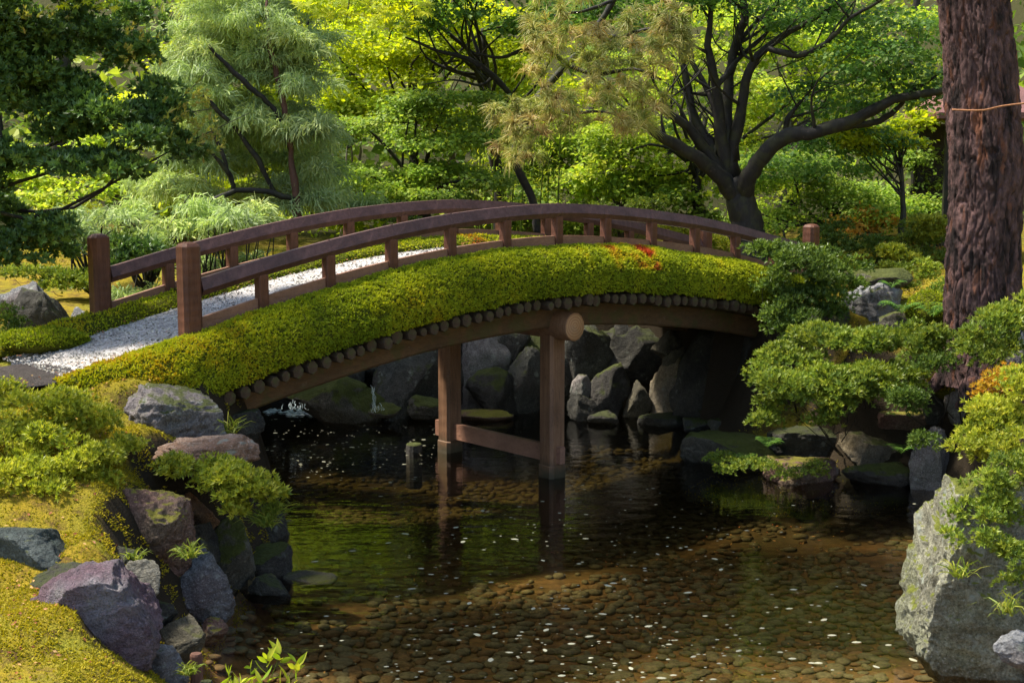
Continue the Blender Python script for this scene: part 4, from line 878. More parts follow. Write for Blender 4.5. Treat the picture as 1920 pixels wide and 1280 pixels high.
# dark broadleaf tree, left
Yb = 15.8
reg = [(60, 60, Yb, 90, 50), (170, 50, 16.2, 80, 45), (240, 110, 16, 60, 40), (60, 150, 15.6, 90, 50), (170, 170, 15.6, 80, 45), (290, 190, 15.8, 55, 36), (90, 240, 15.4, 90, 40), (200, 250, 15.3, 90, 36), (310, 260, 15.5, 56, 26), (40, 310, 15.2, 80, 30), (150, 320, 15.2, 90, 24), (245, 310, 15.3, 50, 26), (350, 292, 15.6, 30, 14), (-60, 200, 15.5, 100, 200), (40, 440, 15.8, 70, 36), (95, 470, 16, 40, 26), (250, 480, 17.6, 50, 26), (30, 490, 15.4, 50, 22), (60, 430, 15.4, 60, 26), (20, 380, 16, 60, 30), (-100, 0, 15.5, 120, 100), (120, -60, 16, 160, 50), (240, 40, 16.4, 40, 26), (330, 215, 16.0, 30, 18)]
C, Rr = clumps(split(reg, 4, .8, .9, .45, .5, 61)); b = np.array([-7.2, 15.8, 0.]); b[2] = gz(b[0], b[1])
tb = empty('camellia_tree', b, 'dark glossy broadleaf tree crowding the upper left corner', 'tree')
whorl_crown('crown', M['leaf_dark'], tb, C, Rr, 1900, 9, .16, .078, 61, nl=6, W=.38, shell=.5, low=-.8, flat=.6, up=.3)
stem_set('trunk', M['bark'], tb, b, C[C[:, 2] > 4.], .10, 62, nb=4)
r = np.random.default_rng(64); P = []
for (u, v, n_, su, sv) in ((330, 230, 40, 60, 60), (390, 250, 22, 40, 40), (60, 40, 20, 60, 30), (250, 90, 20, 60, 40), (370, 180, 14, 20, 20)):
    for k in range(n_): P.append(at(u+r.normal()*su*.5, v+r.normal()*sv*.5, r.uniform(15.0, 16)))
P = np.array(P); A = norm(np.array([.6, -.1, .5])+r.normal(size=P.shape)*.5)
M['shoot'] = leafmat('young shoots', [(.20, .27, .05), (.34, .36, .07), (.40, .32, .10)], .35, (1.2, 1.2, .6))
V, F = whorls(P, A, 6, .07, .3, r, .7); V2, F2 = whorls(P+A*.05, A, 5, .06, .3, r, .6)
nmesh('young_shoots', np.concatenate([V, V2]), np.concatenate([F, F2+len(V)]), M['shoot'], tb, rnd=r.random(len(F)+len(F2)))
# star-shaped maple leaves hanging into the top of the picture
def star(P, T, Nn, S, lobes=7):
    n_ = len(P); Bn = np.cross(Nn, T); V = [P+0]; 
    for i in range(lobes*2):
        a = -math.pi*.82+i/(lobes*2-1)*math.pi*1.64; rad = (1-.28*abs(a)/2.6) if i % 2 else .34
        V.append(P+(T*math.cos(a)+Bn*math.sin(a))*(S*rad)[:, None]-Nn*(S*rad*rad*.22)[:, None])
    V = np.stack(V, 1).reshape(-1, 3); k = lobes*2+1; i = np.arange(n_)[:, None]*k
    F = np.concatenate([i+np.array([0, j, j+1]) for j in range(1, lobes*2)]); return V, F
def spray(label, lst, seed, size, start):
    r = np.random.default_rng(seed); P = []
    for (u, v, n_, su, sv, Y0, Y1) in lst:
        for k in range(n_): P.append(at(u+r.uniform(-1, 1)*su, v+r.uniform(-1, 1)*sv, r.uniform(Y0, Y1)))
    P = np.array(P); b = np.asarray(start, float); t = empty('maple_branch', b, label, 'maple branch')
    Nn = norm(np.array([0, -.35, .8])+r.normal(size=P.shape)*.4); T = norm(np.cross(Nn, r.normal(size=P.shape))); T[:, 2] -= .2; T = norm(T-Nn*(T*Nn).sum(-1, keepdims=True))
    V, F = star(P, T, Nn, size*r.uniform(.7, 1.3, len(P))); nmesh('leaves', V, F, M['leaf_star'], t, rnd=np.tile(r.random(len(P)), 13))
    mb = MB()
    for i in range(7): e = P[r.integers(len(P))]; tube(mb, [b, (b+e)/2+r.normal(size=3)*.15, e], [.016, .01, .004], 6, 5, .1, seed+i)
    mb.build('twig', M['bark'], t, True); return t
M['leaf_star'] = leafmat('bright star leaves', [(.20, .30, .012), (.34, .42, .016), (.48, .50, .02)], .6, (1.5, 1.5, .4))
spray('bright lime star-leaved maple branch hanging in at the top, left of centre', [(690, 0, 420, 120, 30, 11, 12.8), (620, -5, 150, 70, 26, 11, 12.8), (740, 34, 70, 56, 20, 11.4, 12.4), (640, 30, 40, 40, 20, 11.4, 12.4), (700, -60, 40, 120, 30, 11, 12.5)], 71, .062, at(720, -260, 11.8))
t = COL.objects['maple_branch']; r = np.random.default_rng(74)
C = np.array([[r.uniform(-6.2, -1.6), r.uniform(10.2, 16.8), r.uniform(9.0, 10.2)] for _ in range(170)]); C = C[(np.hypot(C[:, 0]+3.6, C[:, 1]-12.3) > 1.85) & (np.hypot(C[:, 0]+1.2, C[:, 1]-11.6) > 1.5) & ~((C[:, 1] > 14.6) & (C[:, 0] < -4))]; Rr = np.array([[r.uniform(.5, .9), r.uniform(.5, .8), r.uniform(.15, .3)] for _ in range(len(C))])
maple_crown('pond_shade_canopy', M['leaf_deep'], t, C, Rr, 1500, 44, .36, .155, 75, tilt=.35)  # unseen foliage added to keep sun off the pond, gaps left for sunlit parts
tb_ = np.array([-6.7, 12.6, gz(-6.7, 12.6)]); mb = MB(); tube(mb, [tb_-[0, 0, .3], tb_+[.1, .1, 2.4], tb_+[.4, .2, 5.2], C.mean(0)], [.2, .16, .13, .05], 9, 5, .1, 7)  # unseen trunk added to carry that shading foliage
for c in C[:16]: tube(mb, [tb_+[.6, .2, 4.2], (tb_+[.6, .2, 4.2]+c)/2+r.normal(size=3)*.2, c], [.06, .04, .012], 6, 4, .1, 9)
tube(mb, [tb_+[.6, .2, 4.2], at(640, -330, 12), at(720, -260, 11.8)], [.07, .04, .018], 6, 5, .1, 3)
mb.build('trunk', M['bark'], t, True)
spray('small lime maple leaves peeking in above the dark broadleaf tree', [(170, 6, 26, 60, 10, 12, 13), (170, -50, 70, 90, 40, 12, 13)], 72, .055, at(200, -220, 12.4))
spray('few yellow maple leaves at the top edge right of centre', [(905, -6, 14, 40, 9, 11.5, 12.5), (920, -50, 50, 80, 30, 11.5, 12.5)], 73, .055, at(900, -200, 12))

# bamboo stems
for k in range(13):
    u = 885+k*13+random.uniform(-5, 5); Y = random.uniform(25.5, 27.5); b = at(u, 400, Y); b[2] = gz(b[0], b[1]); lean = random.uniform(-.2, .2); h = random.uniform(2.2, 3.2)
    t = empty('bamboo', b, 'thin pale bamboo stem behind the middle of the railing', 'bamboo', 'bamboo stems behind the railing')
    mb = MB(); tube(mb, [b, b+[lean*.5, 0, h*.5], b+[lean, 0, h]], [.018, .015, .008], 6, 5, .05, k); mb.build('culm', M['grass'], t, True, rnd=None)
    r = np.random.default_rng(600+k); n_ = 110; q = r.uniform(.25, 1.05, (n_, 1)); P = b+np.array([lean, 0, h])*q+r.normal(size=(n_, 3))*.12; D = norm(r.normal(size=(n_, 3))-[0, 0, .6]); V, F = leafquads(P, D, norm(r.normal(size=(n_, 3))+[0, 0, 1]), .11, .02); nmesh('leaves', V, F, M['leaf_lime'], t, rnd=r.random(n_))

# ------------------------------------------------------------------ shrubs
def shrub(label, mat, lst, nsub, nw, seed, L=.042, subr=.10, name='azalea', cat='azalea', base=None, W=.29, **kw):
    nw = int(nw*.45); nsub = int(nsub*1.3); subr *= 1.1; L *= 1.2
    C, Rr = clumps(split(lst, 4, .75, .8, .5, .55, seed)); b = C.mean(0) if base is None else np.array(base); b[1] += .15
    while base is None and sdist(b[:1], b[1:2])[0] < .5 and b[1] < 24: b[1] += .1; b[0] += (.06 if b[0] > 0 else -.06)
    b[2] = min(gz(b[0], b[1]), C[:, 2].max()-.1) if base is None else b[2]; t = empty(name, b, label, cat)
    whorl_crown('foliage', M[mat], t, C, Rr, nsub, nw, subr, L, seed, W=W, **kw); twigs('stems', M['bark'], t, b, C[::5], Rr[::5], 1, .007, seed); return t
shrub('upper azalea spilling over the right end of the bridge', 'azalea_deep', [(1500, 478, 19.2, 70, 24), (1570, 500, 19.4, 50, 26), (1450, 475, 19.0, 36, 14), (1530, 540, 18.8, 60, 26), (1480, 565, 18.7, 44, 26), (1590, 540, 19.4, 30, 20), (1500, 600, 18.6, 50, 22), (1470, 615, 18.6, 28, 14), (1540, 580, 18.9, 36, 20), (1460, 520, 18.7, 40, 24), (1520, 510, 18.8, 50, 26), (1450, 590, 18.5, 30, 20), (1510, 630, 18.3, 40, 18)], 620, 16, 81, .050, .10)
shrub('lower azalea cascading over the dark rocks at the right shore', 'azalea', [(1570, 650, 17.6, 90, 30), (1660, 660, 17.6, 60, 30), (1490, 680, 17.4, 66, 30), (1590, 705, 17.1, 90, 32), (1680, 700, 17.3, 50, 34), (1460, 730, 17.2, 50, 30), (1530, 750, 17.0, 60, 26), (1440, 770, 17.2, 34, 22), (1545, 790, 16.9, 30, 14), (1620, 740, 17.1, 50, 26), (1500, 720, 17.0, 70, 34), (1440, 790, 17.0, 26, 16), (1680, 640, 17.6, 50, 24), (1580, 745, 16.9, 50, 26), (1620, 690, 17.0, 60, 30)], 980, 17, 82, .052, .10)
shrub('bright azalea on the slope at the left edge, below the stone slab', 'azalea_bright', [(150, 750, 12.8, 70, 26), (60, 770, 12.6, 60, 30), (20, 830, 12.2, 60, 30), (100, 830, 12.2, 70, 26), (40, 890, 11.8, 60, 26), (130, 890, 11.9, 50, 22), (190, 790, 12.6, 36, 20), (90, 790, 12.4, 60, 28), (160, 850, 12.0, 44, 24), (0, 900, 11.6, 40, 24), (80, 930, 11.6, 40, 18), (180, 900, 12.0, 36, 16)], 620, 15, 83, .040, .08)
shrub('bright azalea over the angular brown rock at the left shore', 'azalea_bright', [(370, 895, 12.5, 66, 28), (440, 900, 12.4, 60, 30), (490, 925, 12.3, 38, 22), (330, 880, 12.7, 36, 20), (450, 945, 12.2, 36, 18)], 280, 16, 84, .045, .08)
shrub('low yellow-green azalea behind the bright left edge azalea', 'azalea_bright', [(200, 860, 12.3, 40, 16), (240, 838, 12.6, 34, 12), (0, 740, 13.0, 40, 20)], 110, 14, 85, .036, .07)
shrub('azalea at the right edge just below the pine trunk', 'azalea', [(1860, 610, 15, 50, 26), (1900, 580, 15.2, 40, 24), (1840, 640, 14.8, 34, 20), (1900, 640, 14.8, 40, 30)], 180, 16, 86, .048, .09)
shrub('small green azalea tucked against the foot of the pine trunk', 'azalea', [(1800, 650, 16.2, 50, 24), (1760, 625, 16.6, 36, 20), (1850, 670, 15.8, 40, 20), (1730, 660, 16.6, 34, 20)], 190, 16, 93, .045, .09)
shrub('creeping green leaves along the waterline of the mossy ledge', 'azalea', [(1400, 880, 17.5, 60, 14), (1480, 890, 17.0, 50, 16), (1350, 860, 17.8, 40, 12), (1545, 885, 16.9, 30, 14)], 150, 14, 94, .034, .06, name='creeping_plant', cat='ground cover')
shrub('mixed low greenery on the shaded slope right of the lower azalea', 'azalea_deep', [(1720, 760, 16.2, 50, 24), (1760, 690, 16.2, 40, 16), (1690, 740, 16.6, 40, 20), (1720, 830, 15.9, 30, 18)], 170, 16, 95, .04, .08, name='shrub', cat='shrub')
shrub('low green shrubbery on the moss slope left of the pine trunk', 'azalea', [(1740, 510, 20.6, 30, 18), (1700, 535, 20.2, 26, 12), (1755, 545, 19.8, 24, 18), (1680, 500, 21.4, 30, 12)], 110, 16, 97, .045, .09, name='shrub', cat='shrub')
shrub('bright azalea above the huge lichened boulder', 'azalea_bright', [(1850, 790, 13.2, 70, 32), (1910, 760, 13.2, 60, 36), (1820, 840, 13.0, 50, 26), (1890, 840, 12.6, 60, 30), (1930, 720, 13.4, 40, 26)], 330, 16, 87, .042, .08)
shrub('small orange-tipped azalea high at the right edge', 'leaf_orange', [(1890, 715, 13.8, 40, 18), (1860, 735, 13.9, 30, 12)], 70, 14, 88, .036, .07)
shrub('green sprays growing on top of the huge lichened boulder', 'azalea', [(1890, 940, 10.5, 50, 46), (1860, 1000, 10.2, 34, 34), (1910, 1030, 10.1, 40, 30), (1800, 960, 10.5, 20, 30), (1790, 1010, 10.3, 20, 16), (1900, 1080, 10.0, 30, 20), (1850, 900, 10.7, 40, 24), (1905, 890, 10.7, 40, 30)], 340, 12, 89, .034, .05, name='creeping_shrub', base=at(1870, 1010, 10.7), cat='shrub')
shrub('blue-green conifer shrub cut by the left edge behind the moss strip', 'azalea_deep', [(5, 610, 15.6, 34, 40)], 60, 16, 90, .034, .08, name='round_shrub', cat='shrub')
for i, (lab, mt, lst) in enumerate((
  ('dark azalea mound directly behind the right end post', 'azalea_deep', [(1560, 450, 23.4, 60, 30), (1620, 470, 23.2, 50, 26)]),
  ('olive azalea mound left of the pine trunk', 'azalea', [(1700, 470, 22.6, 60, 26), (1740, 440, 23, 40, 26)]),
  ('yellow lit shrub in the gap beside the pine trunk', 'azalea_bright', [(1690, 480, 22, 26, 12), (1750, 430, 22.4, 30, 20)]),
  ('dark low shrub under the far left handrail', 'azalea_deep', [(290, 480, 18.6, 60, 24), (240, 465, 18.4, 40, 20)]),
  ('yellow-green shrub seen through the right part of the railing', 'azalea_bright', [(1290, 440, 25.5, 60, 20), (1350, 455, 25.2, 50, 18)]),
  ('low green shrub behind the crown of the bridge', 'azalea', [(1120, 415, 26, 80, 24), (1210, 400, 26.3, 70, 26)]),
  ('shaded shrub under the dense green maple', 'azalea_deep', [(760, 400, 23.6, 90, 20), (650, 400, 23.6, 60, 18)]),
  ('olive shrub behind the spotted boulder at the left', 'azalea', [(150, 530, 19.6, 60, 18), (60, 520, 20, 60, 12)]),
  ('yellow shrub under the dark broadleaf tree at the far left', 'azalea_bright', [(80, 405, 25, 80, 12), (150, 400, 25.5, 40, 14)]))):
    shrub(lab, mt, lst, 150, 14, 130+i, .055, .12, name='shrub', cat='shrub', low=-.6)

# ------------------------------------------------------------------ big pine trunk on the right
YP = 17.2; b = at(1845, 640, YP); b[2] = gz(b[0], b[1])
tr_ = empty('pine_tree', b, 'massive old pine trunk with plated pinkish bark at the right', 'pine tree')
path = [(1848, 720, 175), (1848, 660, 150), (1846, 600, 142), (1844, 500, 136), (1846, 400, 134), (1848, 300, 136), (1842, 200, 134), (1836, 100, 130), (1826, 0, 126), (1812, -150, 118), (1800, -400, 108), (1800, -700, 90), (1790, -1000, 60)]
D = crom(np.array([[*at(u, v, YP), px(w_, YP)/2] for u, v, w_ in path]), 34); kk, m_ = len(D), 220
th = np.arange(m_)/m_*2*math.pi
zz = D[:, 2]; r = np.random.default_rng(8)
u_ = (th[None]*.44).repeat(kk, 0); v_ = zz[:, None].repeat(m_, 1)
Lc = .44*2*math.pi; npt = 800; cu = r.uniform(0, Lc, npt); cv = r.uniform(zz.min(), zz.max(), npt)
UU = u_.ravel()+.03*vn(np.stack([u_.ravel()*7, v_.ravel()*4, 0*v_.ravel()], -1), 1, 5); VV = v_.ravel()+.05*vn(np.stack([u_.ravel()*5, v_.ravel()*4, 0*v_.ravel()], -1), 1, 6)
f1 = np.full(len(UU), 9.); f2 = f1.copy()
for a, c_ in zip(cu, cv):
    du = np.abs(UU-a); du = np.minimum(du, Lc-du); d = np.sqrt((du*2.9)**2+((VV-c_)*.42)**2); lt = d < f1; f2 = np.where(lt, f1, np.minimum(f2, d)); f1 = np.where(lt, d, f1)
cr = np.clip((f2-f1)/.04, 0, 1).reshape(kk, m_); cr = cr**.45
ring = D[:, None, :3]+np.stack([np.cos(th)[None].repeat(kk, 0), np.sin(th)[None].repeat(kk, 0), 0*u_], -1)*(D[:, 3][:, None]*(1+.05*vn(np.stack([np.cos(th)[None]*2+0*u_, np.sin(th)[None]*2+0*u_, v_*.8], -1).reshape(-1, 3), 1., 3).reshape(kk, m_)) - .05*(1-cr) + .026*fbm(np.stack([u_*16, v_*7, 0*u_], -1).reshape(-1, 3), 1.6, 12).reshape(kk, m_))[..., None]
def barkmat():
    m = N('pine bark'); p = m.geo('Position'); n1 = m.noise(m.mapping(p, (3, 3, 1)), 2.4, 5, .6, .5); n2 = m.noise(m.mapping(p, (1, 1, .4)), 38, 6, .75)
    c = m.mix(m.ramp(n1, [(.38, 0.), (.62, 1.)]), (.022, .016, .015), (.22, .125, .115)); c = m.mix(m.ramp(n2, [(.4, .6), (.65, 0.)]), c, (.035, .027, .026))
    c = m.mix(m.ramp(m.noise(m.mapping(p, (4, 4, 1)), 2.1, 3), [(.58, 0.), (.68, .8)]), c, (.22, .09, .05))
    return m.done(m.pbsdf(c, .9, m.bump(m.math('ADD', n1, m.math('MULTIPLY', n2, 1.5)), 1., .03), .12))
M['pinebark'] = barkmat()
mb = MB(); addloft(mb, ring); mb.build('trunk', M['pinebark'], tr_, True)
mb = MB()
for i in range(6): a = i*1.05+.9; tube(mb, [b+[math.cos(a)*.26, math.sin(a)*.26, .30], b+[math.cos(a)*.48, math.sin(a)*.48, .0], b+[math.cos(a)*.75, math.sin(a)*.75, -.25]], [.12, .10, .05], 8, 4, .15, i)
mb.build('root', M['pinebark'], tr_, True)
r = np.random.default_rng(19); top = at(1805, -700, YP); C = []; Rr = []
for k in range(34): C.append(top+np.array([r.normal()*2.4+.6, r.normal()*1.6, r.uniform(-2.6, 3)])); Rr.append([r.uniform(.6, 1.2), r.uniform(.6, 1.), r.uniform(.25, .5)])
C = np.array(C); Rr = np.array(Rr)
maple_crown('crown', M['leaf_deep'], tr_, C, Rr, 520, 50, .4, .13, 20, flat=.5, tilt=.9, W=.25)
twigs('branches', M['bark'], tr_, top-[0, 0, 1], C, Rr, 2, .05, 21)
# small needle sprig at the right edge of the trunk
rp = [at(1785, 206, YP-.48), at(1840, 207, YP-.62), at(1880, 199, YP-.6), at(1930, 193, YP-.7), at(1990, 188, YP-.6)]
M['rope'] = woodmat('orange cord', (.30, .12, .05), (.42, .20, .09), (40, 40, 40), .8)
mb = MB(); tube(mb, rp, [.012]*5, 6, 8, .03, 4); o = mb.build('rope', M['rope'], None, True, origin=rp[0]); tagit(o, 'thin orange-brown cord tied round the pine trunk', 'rope')

# ------------------------------------------------------------------ small hut behind the pine
hb = at(1800, 330, 25.4); hb[2] = gz(hb[0], hb[1])
hut = empty('garden_hut', hb, 'small dark garden hut with a reddish roof half hidden behind the pine trunk', 'hut')
def box(name, c, s, mat, parent):
    c = np.asarray(c, float); s = np.asarray(s, float)/2; r_ = np.array([[[c[0]+x*s[0], c[1]+y*s[1], c[2]+z*s[2]] for x, y in ((-1, -1), (1, -1), (1, 1), (-1, 1))] for z in (-1, 1)])
    mb = MB(); addloft(mb, r_); return mb.build(name, mat, parent, False, origin=c)
M['roofred'] = woodmat('red brown roof', (.13, .055, .045), (.20, .09, .075), (2, 30, 2), .6)
M['plaster'] = woodmat('pale plaster', (.60, .60, .58), (.72, .72, .70), (3, 3, 3), .9)
ez = at(1760, 222, 24.2)[2]; c0 = np.array([hb[0]+.30, hb[1], 0])
rr = np.array([[c0+[x, y, ez-.0] for x, y in ((-1.05, -1.15), (1.2, -1.15), (1.2, 1.15), (-1.05, 1.15))], [c0+[x, y, ez+.10] for x, y in ((-1.05, -1.15), (1.2, -1.15), (1.2, 1.15), (-1.05, 1.15))], [c0+[x, y, ez+.6] for x, y in ((-.5, -.12), (.6, -.12), (.6, .12), (-.5, .12))]])
mb = MB(); addloft(mb, rr); mb.build('roof', M['roofred'], hut, False)
for x in (-.8, 0., .95): 
    for y in (-.9, .9): box('post', c0+[x, y, (ez+hb[2])/2], (.10, .10, ez-hb[2]), M['bark'], hut)
box('wall', c0+[.05, .85, (ez+hb[2])/2], (1.75, .06, ez-hb[2]-.1), M['bark'], hut)
box('wall_panel', c0+[-.40, -.93, (ez+hb[2])/2-.1], (.7, .04, .5), M['plaster'], hut)

# ------------------------------------------------------------------ bits and pieces
# stone slab at the near end of the path
c = at(62, 716, hitY(62, 716)); c[2] = gz(c[0], c[1])+.06; V, F = rockV(401, 4, 6, .03, flat=True); V = V*np.array([.72, .62, .07])
M['slab'] = rockmat('damp purple slab', (.06, .045, .045), (.09, .07, .068), None, 0, lich=.05, rough=.4)
ob = nmesh('stone_slab', V, F, M['slab'], smooth=True); ob.location = (c[0]-.1, c[1]+.1, c[2]-.03); ob.rotation_euler = (0, 0, -.15); tagit(ob, 'damp dark stone slab where the gravel path ends at the left', 'stone slab')
# moss cushion beside the path beyond the far end post
def cushion(label, c, rad, seed, mat='mossblade', nb=4000, tone=.35):
    V, F = ico(4); V = V*(1+.12*fbm(V+seed, 2, seed)[:, None]); Vw = V*np.array(rad)+c; t = nmesh('moss_cushion', Vw, F, M['mossbase'], None, True, origin=c); tagit(t, label, 'moss')
    r = np.random.default_rng(seed); i = r.integers(len(V), size=nb); i = i[V[i, 2] > -.1]; Nn = norm(V[i]/np.array(rad)); P = Vw[i]+r.normal(size=(len(i), 3))*.012
    blades(P, Nn, .02, .8, 'moss_tips', M[mat], None, np.clip(tone+r.random(len(i))*.4, 0, 1)); o = bpy.context.scene.collection.objects[-1]; o.parent = t; o.location = tuple(-np.asarray(c)); return t
cushion('dark green moss mound left of the far end post', at(78, 640, 15.0), (.46, .30, .13), 12, tone=.18, nb=9000)
cushion('yellow moss cushion among the rocks on the right bank', at(1800, 716, hitY(1800, 728))-np.array([0, 0, .05]), (.36, .36, .2), 13, 'groundmoss', 5000, .45)
cushion('green moss cushion beneath the flat slab near the pine', at(1745, 585, 18.3), (.3, .3, .26), 14, tone=.2, nb=4000)
# stump in the water and the two stakes
def stake(label, u, v, Y, wp, z1, mat='olive', name='stake', cat='stake'):
    c = at(u, v, Y); r0 = px(wp, Y)/2; th = np.arange(12)/12*2*math.pi; rings = [[[c[0]+r0*k*math.cos(t)*(1+.1*math.sin(3*t)), c[1]+r0*k*math.sin(t), z] for t in th] for z, k in ((-.5, 1.), (z1*.3, 1.02), (z1-.015, 1.), (z1, .85))]
    mb = MB(); addloft(mb, np.array(rings)); o = mb.build(name, M[mat] if mat in M else RM[mat], None, False, origin=(c[0], c[1], 0)); return tagit(o, label, cat)
c = onz(770, 846)
stake('dark mossy stump poking out of the water left of the far pillar', 776, 838, c[1], 30, .11, 'darkmoss', 'stump', 'stump')
stake('brown stake end by the pale grey rock', 368, 1245, 10.4, 24, .30, 'barkred')
stake('dark stake end in front of the brown stake', 386, 1268, 10.2, 25, .16, 'dark')
o = [o for o in COL.objects if o.get('label', '').startswith('dark mossy stump')][0]
# little cascade
M['foam'] = leafmat('white water', [(.22, .30, .34), (.4, .5, .54), (.6, .68, .7)], .3, (1, 1, 1), .25)
r = np.random.default_rng(44); V = []; F = []; k0 = 0
def ribbon(u0, v0, u1, v1, Y0, Y1, wd_, n_):
    global k0
    for j in range(n_):
        q_ = r.normal()*wd_; a = at(u0+q_, v0+r.normal()*4, Y0); b_ = at(u1+q_*1.2+r.normal(), v1+r.normal()*2, Y1); ts = np.linspace(0, 1, 7)[:, None]; Pm = a*(1-ts)+b_*ts+r.normal(size=(7, 3))*.012; hw = np.array([r.uniform(.002, .005), 0, 0])
        V.append(np.concatenate([Pm-hw, Pm+hw])); i = np.arange(6)[:, None]; F.append(k0+np.concatenate([i, i+1, i+8, i+7], 1)); k0 += 14
ribbon(699, 726, 702, 768, 21.15, 20.95, 1.2, 5); ribbon(556, 756, 556, 768, 20.6, 20.5, 10, 12); ribbon(704, 758, 712, 770, 20.9, 20.8, 5, 6)
for (u0, u1, vv, n_) in ((500, 580, 771, 40), (590, 690, 774, 70), (680, 780, 772, 60), (540, 620, 778, 30)):
    for j in range(n_):
        c = onz(r.uniform(u0, u1), vv+r.normal()*2.2, .008); a_ = r.uniform(.02, .09); b_ = r.uniform(.008, .035); V.append(np.array([[c[0]-a_, c[1], .006], [c[0], c[1]-b_, .008], [c[0]+a_, c[1], .006], [c[0], c[1]+b_, .03]])); F.append(np.array([[k0, k0+1, k0+2, k0+3]])); k0 += 4
o = nmesh('cascade', np.concatenate(V), np.concatenate(F), M['foam'], rnd=r.random(sum(len(f) for f in F))); tagit(o, 'white water of a little cascade falling between rocks behind the bridge', 'cascade', kind='stuff')
# petals on the water
M['petal'] = leafmat('white petals', [(.36, .36, .28), (.66, .66, .58)], .2, (1, 1, .9), .6)
r = np.random.default_rng(55); th = np.arange(8)/8*2*math.pi
def petal_mesh(k):
    V = np.array([[math.cos(t)*(1+.2*math.sin(t*2+k)), math.sin(t)*.7*(1+.1*math.cos(t*3+k)), 0] for t in th]+[[0, 0, .12]]); F = [[i, (i+1) % 8, 8] for i in range(8)]
    me = bpy.data.meshes.new('petal'); me.from_pydata(V.tolist(), [], F); me.materials.append(M['petal']); return me, V, np.array(F)
pm = [petal_mesh(k) for k in range(3)]
big = [(868, 1015), (1098, 1009), (965, 1010), (808, 1076), (772, 1103), (728, 1017), (661, 1032), (1140, 1097), (1216, 1173), (1233, 1038), (1024, 1180), (1183, 1252), (1620, 1096), (1712, 1236), (1022, 1218), (1105, 1192), (920, 1236), (955, 1222), (895, 1189), (928, 1186), (515, 836), (660, 838), (732, 904), (855, 988), (607, 865), (1240, 1270), (1352, 1067), (1300, 1230), (1385, 1219), (1560, 1190), (1606, 1203), (1643, 1249), (1545, 1161), (1340, 1047), (1170, 1085), (1290, 1110), (1060, 1140), (1000, 1140), (880, 1130), (1130, 1150), (590, 1052), (760, 1000), (905, 957), (1018, 1050), (1480, 1140)]
for (u, v) in big:
    c = onz(u, v, .004); o = link('petal', pm[r.integers(3)][0], None, c); s = r.uniform(.022, .036); o.scale = (s*1.2, s, s); o.rotation_euler = (0, 0, r.uniform(0, 6.28)); tagit(o, 'white petal floating flat on the open water of the pond', 'petal', 'white petals floating on the pond')
mb = MB(); n_ = 0
while n_ < 620:
    if r.random() < .22: u, v = r.uniform(470, 820), r.uniform(785, 900)
    else: u, v = r.uniform(480, 1720), 900+380*r.random()
    if v > 900 and (r.random() > math.exp(-((u-1050)/420)**2)): continue
    c = onz(u, v, .004)
    if sdist(np.array([c[0]]), np.array([c[1]]))[0] > -.15: continue
    s = abs(r.normal())*.009+.005; k = r.integers(3); mb.add(pm[k][1]*s+c, pm[k][2]); n_ += 1
o = mb.build('petals', M['petal']); tagit(o, 'tiny white petals and specks scattered over the pond', 'petals', kind='stuff')

# ground moss, grass, ferns, fallen leaves
def scatter_land(n_, x0, x1, y0, y1, r, cond=None, minz=.55):
    x = r.uniform(x0, x1, n_); y = r.uniform(y0, y1, n_); sd = sdist(x, y); k = (sd > .04) & (np.abs(x) < .375*y+.4)
    if cond is not None: k &= cond(x, y)
    x, y = x[k], y[k]; z = height(x, y); z1 = height(x+.05, y); z2 = height(x, y+.05); Nn = norm(np.stack([-(z1-z)/.05, -(z2-z)/.05, np.ones_like(z)], -1)); k = Nn[:, 2] > minz
    return np.stack([x, y, z], -1)[k], Nn[k]
def off_path(x, y):
    n_ = ((x-P6[0])*Ld[0]+(y-P6[1])*Ld[1])/BAY+6; s_ = (x-P6[0])*Wd[0]+(y-P6[1])*Wd[1]; return ~((s_ > -.3) & (s_ < BW-.3) & (n_ > -2.2))
r = np.random.default_rng(66)
P, Nn = scatter_land(110000, -4.6, -1.6, 8.4, 14.4, r, off_path, .3); pt = fbm(P, 2.2, 8); k = ((pt > -.16) | (r.random(len(P)) < .22)) & (fbm(P, 14., 4) > -.5)
k &= ~((Nn[:, 2] < .62) & (vn(P, 9., 3) < .05)); o = blades(P[k], Nn[k], .014, .9, 'ground_moss', M['groundmoss'], None, np.clip(.45+.3*pt[k]+.3*(r.random(k.sum())-.5), 0, 1)); tagit(o, 'yellow-green moss carpet on the left bank', 'moss')
P, Nn = scatter_land(32000, 2.2, 7.5, 11, 24, r, off_path); o = blades(P, Nn, .02, .9, 'ground_moss', M['groundmoss'], None, np.clip(.25+.3*fbm(P, 2, 8)+.3*r.random(len(P)), 0, 1)); tagit(o, 'olive moss carpet on the right bank', 'moss')
P, Nn = scatter_land(22000, -8, 9, 22.5, 27, r); o = blades(P, Nn, .03, .9, 'ground_moss', M['groundmoss'], None, np.clip(.2+.4*r.random(len(P)), 0, 1)); tagit(o, 'moss carpet under the trees beyond the pond', 'moss')
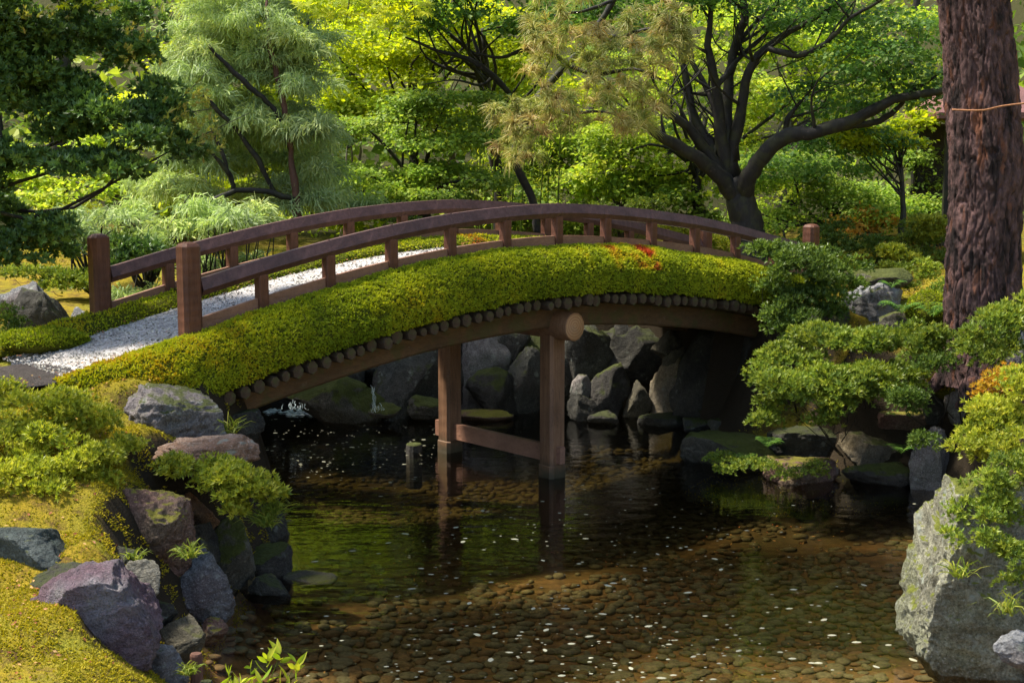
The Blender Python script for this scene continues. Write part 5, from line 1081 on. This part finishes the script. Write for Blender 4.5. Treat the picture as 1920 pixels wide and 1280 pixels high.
def tuft(label, c, n_, L, seed, mat='grass', name='grass_tuft', cat='grass', w_=.006, spread=.7, group=None):
    r = np.random.default_rng(seed); c = np.asarray(c, float); d = norm(np.array([0, 0, 1.])+r.normal(size=(n_, 3))*spread*np.array([1, 1, .3])); LL = L*r.uniform(.5, 1.2, (n_, 1)); s = norm(np.cross(d, r.normal(size=(n_, 3))))*w_
    p0 = c+r.normal(size=(n_, 3))*.03*np.array([1, 1, 0]); p1 = p0+d*LL*.5; p2 = p1+norm(d*np.array([1.6, 1.6, .45]))*LL*.35; p3 = p2+norm(d*np.array([1.6, 1.6, .1])-[0, 0, .6])*LL*.3
    V = np.concatenate([np.stack([a-s*w1, a+s*w1, b_+s*w2, b_-s*w2], 1).reshape(-1, 3) for a, b_, w1, w2 in ((p0, p1, 1, .9), (p1, p2, .9, .6), (p2, p3, .6, .1))])
    o = nmesh(name, V, np.arange(len(V)).reshape(-1, 4), M[mat], None, rnd=np.tile(r.random(n_), 3), origin=c); return tagit(o, label, cat, group)
for i, (lab, u, v, Y, n_, L) in enumerate((
  ('grass tuft arching over the dark moss-capped rock at the left shore', 500, 985, 12.3, 130, .24), ('grass blades between the tall mossy rock and the round blue grey rock', 355, 1045, 11.5, 60, .18),
  ('grass tuft beside the lilac grey boulder', 432, 812, 13.6, 40, .26), ('thin grass in front of the bright azalea and the brown rock', 250, 1050, 11.3, 40, .14),
  ('grass blades left of the purple wedge rock', 130, 1165, 10.2, 30, .12), ('grass tuft on the face of the huge lichened boulder', 1800, 1080, 10.15, 30, .2),
  ('grass tuft at the lower right corner', 1890, 1150, 9.8, 36, .24), ('grass on the slope between the azaleas at the left', 250, 845, 12.7, 70, .16), ('grass tuft right of the bright azalea by the water', 515, 960, 12.35, 70, .2),
  ('wispy grass at the foot of the white stone near the stakes', 355, 1262, 10.1, 60, .12), ('grass tuft at the mossy ledge corner', 1345, 862, 17.9, 40, .16))):
    tuft(lab, at(u, v, Y), n_, L, 700+i)
def fern(label, c, nf, L, seed, broad=1., name='fern', mat='fern', cat='fern'):
    r = np.random.default_rng(seed); c = np.asarray(c, float); V = []; n_ = 0
    for k in range(nf):
        a = r.uniform(0, 6.28); d = np.array([math.cos(a), math.sin(a), 0]); s = np.array([-d[1], d[0], 0]); LL = L*r.uniform(.7, 1.15)
        V.append([c, c+s*.006, c+d*LL*.9*.3+np.array([0, 0, LL*.34])+s*.006, c+d*LL*.9*.3+np.array([0, 0, LL*.34])]); n_ += 1
        for j in range(11):
            t = (j+1)/11; p = c+d*LL*t*.9+np.array([0, 0, LL*(1.5*t-1.25*t*t)]); l = LL*.30*math.sin(math.pi*min(1, t*.9+.1))*broad
            for sg in (-1, 1): e = p+s*sg*l+d*l*.4-np.array([0, 0, l*.2]); w_ = d*LL*.032; V.append([p-w_, (p+e)/2-w_*1.2, e, (p+e)/2+w_*1.2]); n_ += 1
    V = np.array(V).reshape(-1, 3); o = nmesh(name, V, np.arange(len(V)).reshape(-1, 4), M[mat], None, rnd=r.random(n_), origin=c); return tagit(o, label, cat)
fern('bright fern on the mossy ledge at the right shore', at(1440, 838, 17.8), 16, .26, 801)
fern('fern spray left of the bright ledge fern', at(1395, 862, 17.7), 9, .18, 802)
fern('fern cluster spreading left of the pine trunk foot', at(1690, 588, 18.3), 18, .36, 803)
fern('light fern right in front of the pine trunk foot', at(1750, 594, 17.6), 14, .34, 804)
fern('dark strappy plant between the tan rock and the tall whitish rock', at(1690, 850, 16.6), 10, .22, 805)
fern('small fern under the flat mossy slab', at(1672, 540, 19.2), 9, .22, 806)
r = np.random.default_rng(171); x = r.uniform(-2.5, 4, 900); y = r.uniform(10, 17, 900); k = (sdist(x, y) < -.1) & (fbm(np.stack([x, y, x*0], -1), 1.2, 8) > -.1); x, y = x[k], y[k]
P = np.stack([x, y, height(x, y)+.075], -1); V, F = leafquads(P, norm(r.normal(size=P.shape)*[1, 1, .1]), norm(np.array([0, 0, 1])+r.normal(size=P.shape)*.2), r.uniform(.02, .06, len(P)), .022)
o = nmesh('sunken_leaves', V, F, M['leaf_red'], rnd=r.random(len(F))); tagit(o, 'sunken brown leaves lying on the pond bed', 'leaves', kind='stuff')
# leafy shoot in the foreground
r = np.random.default_rng(909); c0 = at(480, 1420, 8.9); t = empty('leafy_shoots', c0, 'fresh yellow-green leafy shoots rising at the bottom edge, left of centre', 'shrub')
V = []; 
M['freshleaf'] = leafmat('fresh leaves', [(.16, .26, .02), (.30, .38, .03), (.44, .46, .05)], .45, (1.3, 1.3, .4), .35)
mb = MB(); LP, LD = [], []
for (u, v, h) in ((430, 1262, 6), (470, 1250, 8), (500, 1235, 8), (525, 1225, 9), (555, 1240, 7), (410, 1285, 4), (450, 1280, 4), (540, 1275, 6), (490, 1275, 5)):
    e = at(u, v, 8.9+r.normal()*.12); tube(mb, [c0, (c0+e)/2+r.normal(size=3)*.03, e], [.006, .004, .002], 5, 4, .1, 3)
    for k in range(7): q = r.uniform(-.05, .0)*k; LP.append(e+np.array([0, 0, q])); LD.append(norm(np.array([r.normal()*.8, r.normal()*.6, .75])))
mb.build('stem', M['grass'], t, True)
LP, LD = np.array(LP), np.array(LD); Nn = norm(np.cross(LD, r.normal(size=LD.shape))); n_ = len(LP); S = norm(np.cross(LD, Nn)); L_ = r.uniform(.06, .12, (n_, 1)); W_ = L_*.32
ts = (0, .2, .45, .7, 1); ws = (.1, .75, 1, .7, .03); Vv = []
for t_, w_ in zip(ts, ws): cc = LP+LD*L_*t_-Nn*L_*.25*t_*t_; Vv += [cc-S*W_*w_*.5, cc-Nn*W_*.12, cc+S*W_*w_*.5]
Vv = np.stack(Vv, 1).reshape(-1, 3); i = np.arange(n_)[:, None]*15; F = np.concatenate([i+np.array([a, a+1, a+4, a+3]) for q in range(4) for a in (q*3, q*3+1)])
nmesh('leaves', Vv, F, M['freshleaf'], t, True, rnd=np.tile(r.random(n_), 8))
# fallen leaves
r = np.random.default_rng(77); P, Nn = scatter_land(900, -4.6, -1.8, 8.6, 14, r); P[:, 2] += .015; D = norm(np.cross(Nn, r.normal(size=P.shape))); V, F = leafquads(P, D, norm(Nn+r.normal(size=P.shape)*.5), r.uniform(.02, .045, len(P)), .02)
n_ = 420; nn = r.uniform(-2.2, 6, n_); ss = r.choice([.1, BW-.6], n_)+r.normal(size=n_)*.15; P2 = B(nn, ss, dz(nn)+.02); D2 = norm(r.normal(size=(n_, 3))*[1, 1, .2]); V2, F2 = leafquads(P2, D2, norm(np.array([0, 0, 1])+r.normal(size=(n_, 3))*.4), .035, .02)
o = nmesh('fallen_leaves', np.concatenate([V, V2]), np.concatenate([F, F2+len(V)]), M['leaf_red'], rnd=r.random(len(F)+len(F2))); tagit(o, 'scattered red-brown fallen leaves on moss and gravel', 'fallen leaves', kind='stuff')
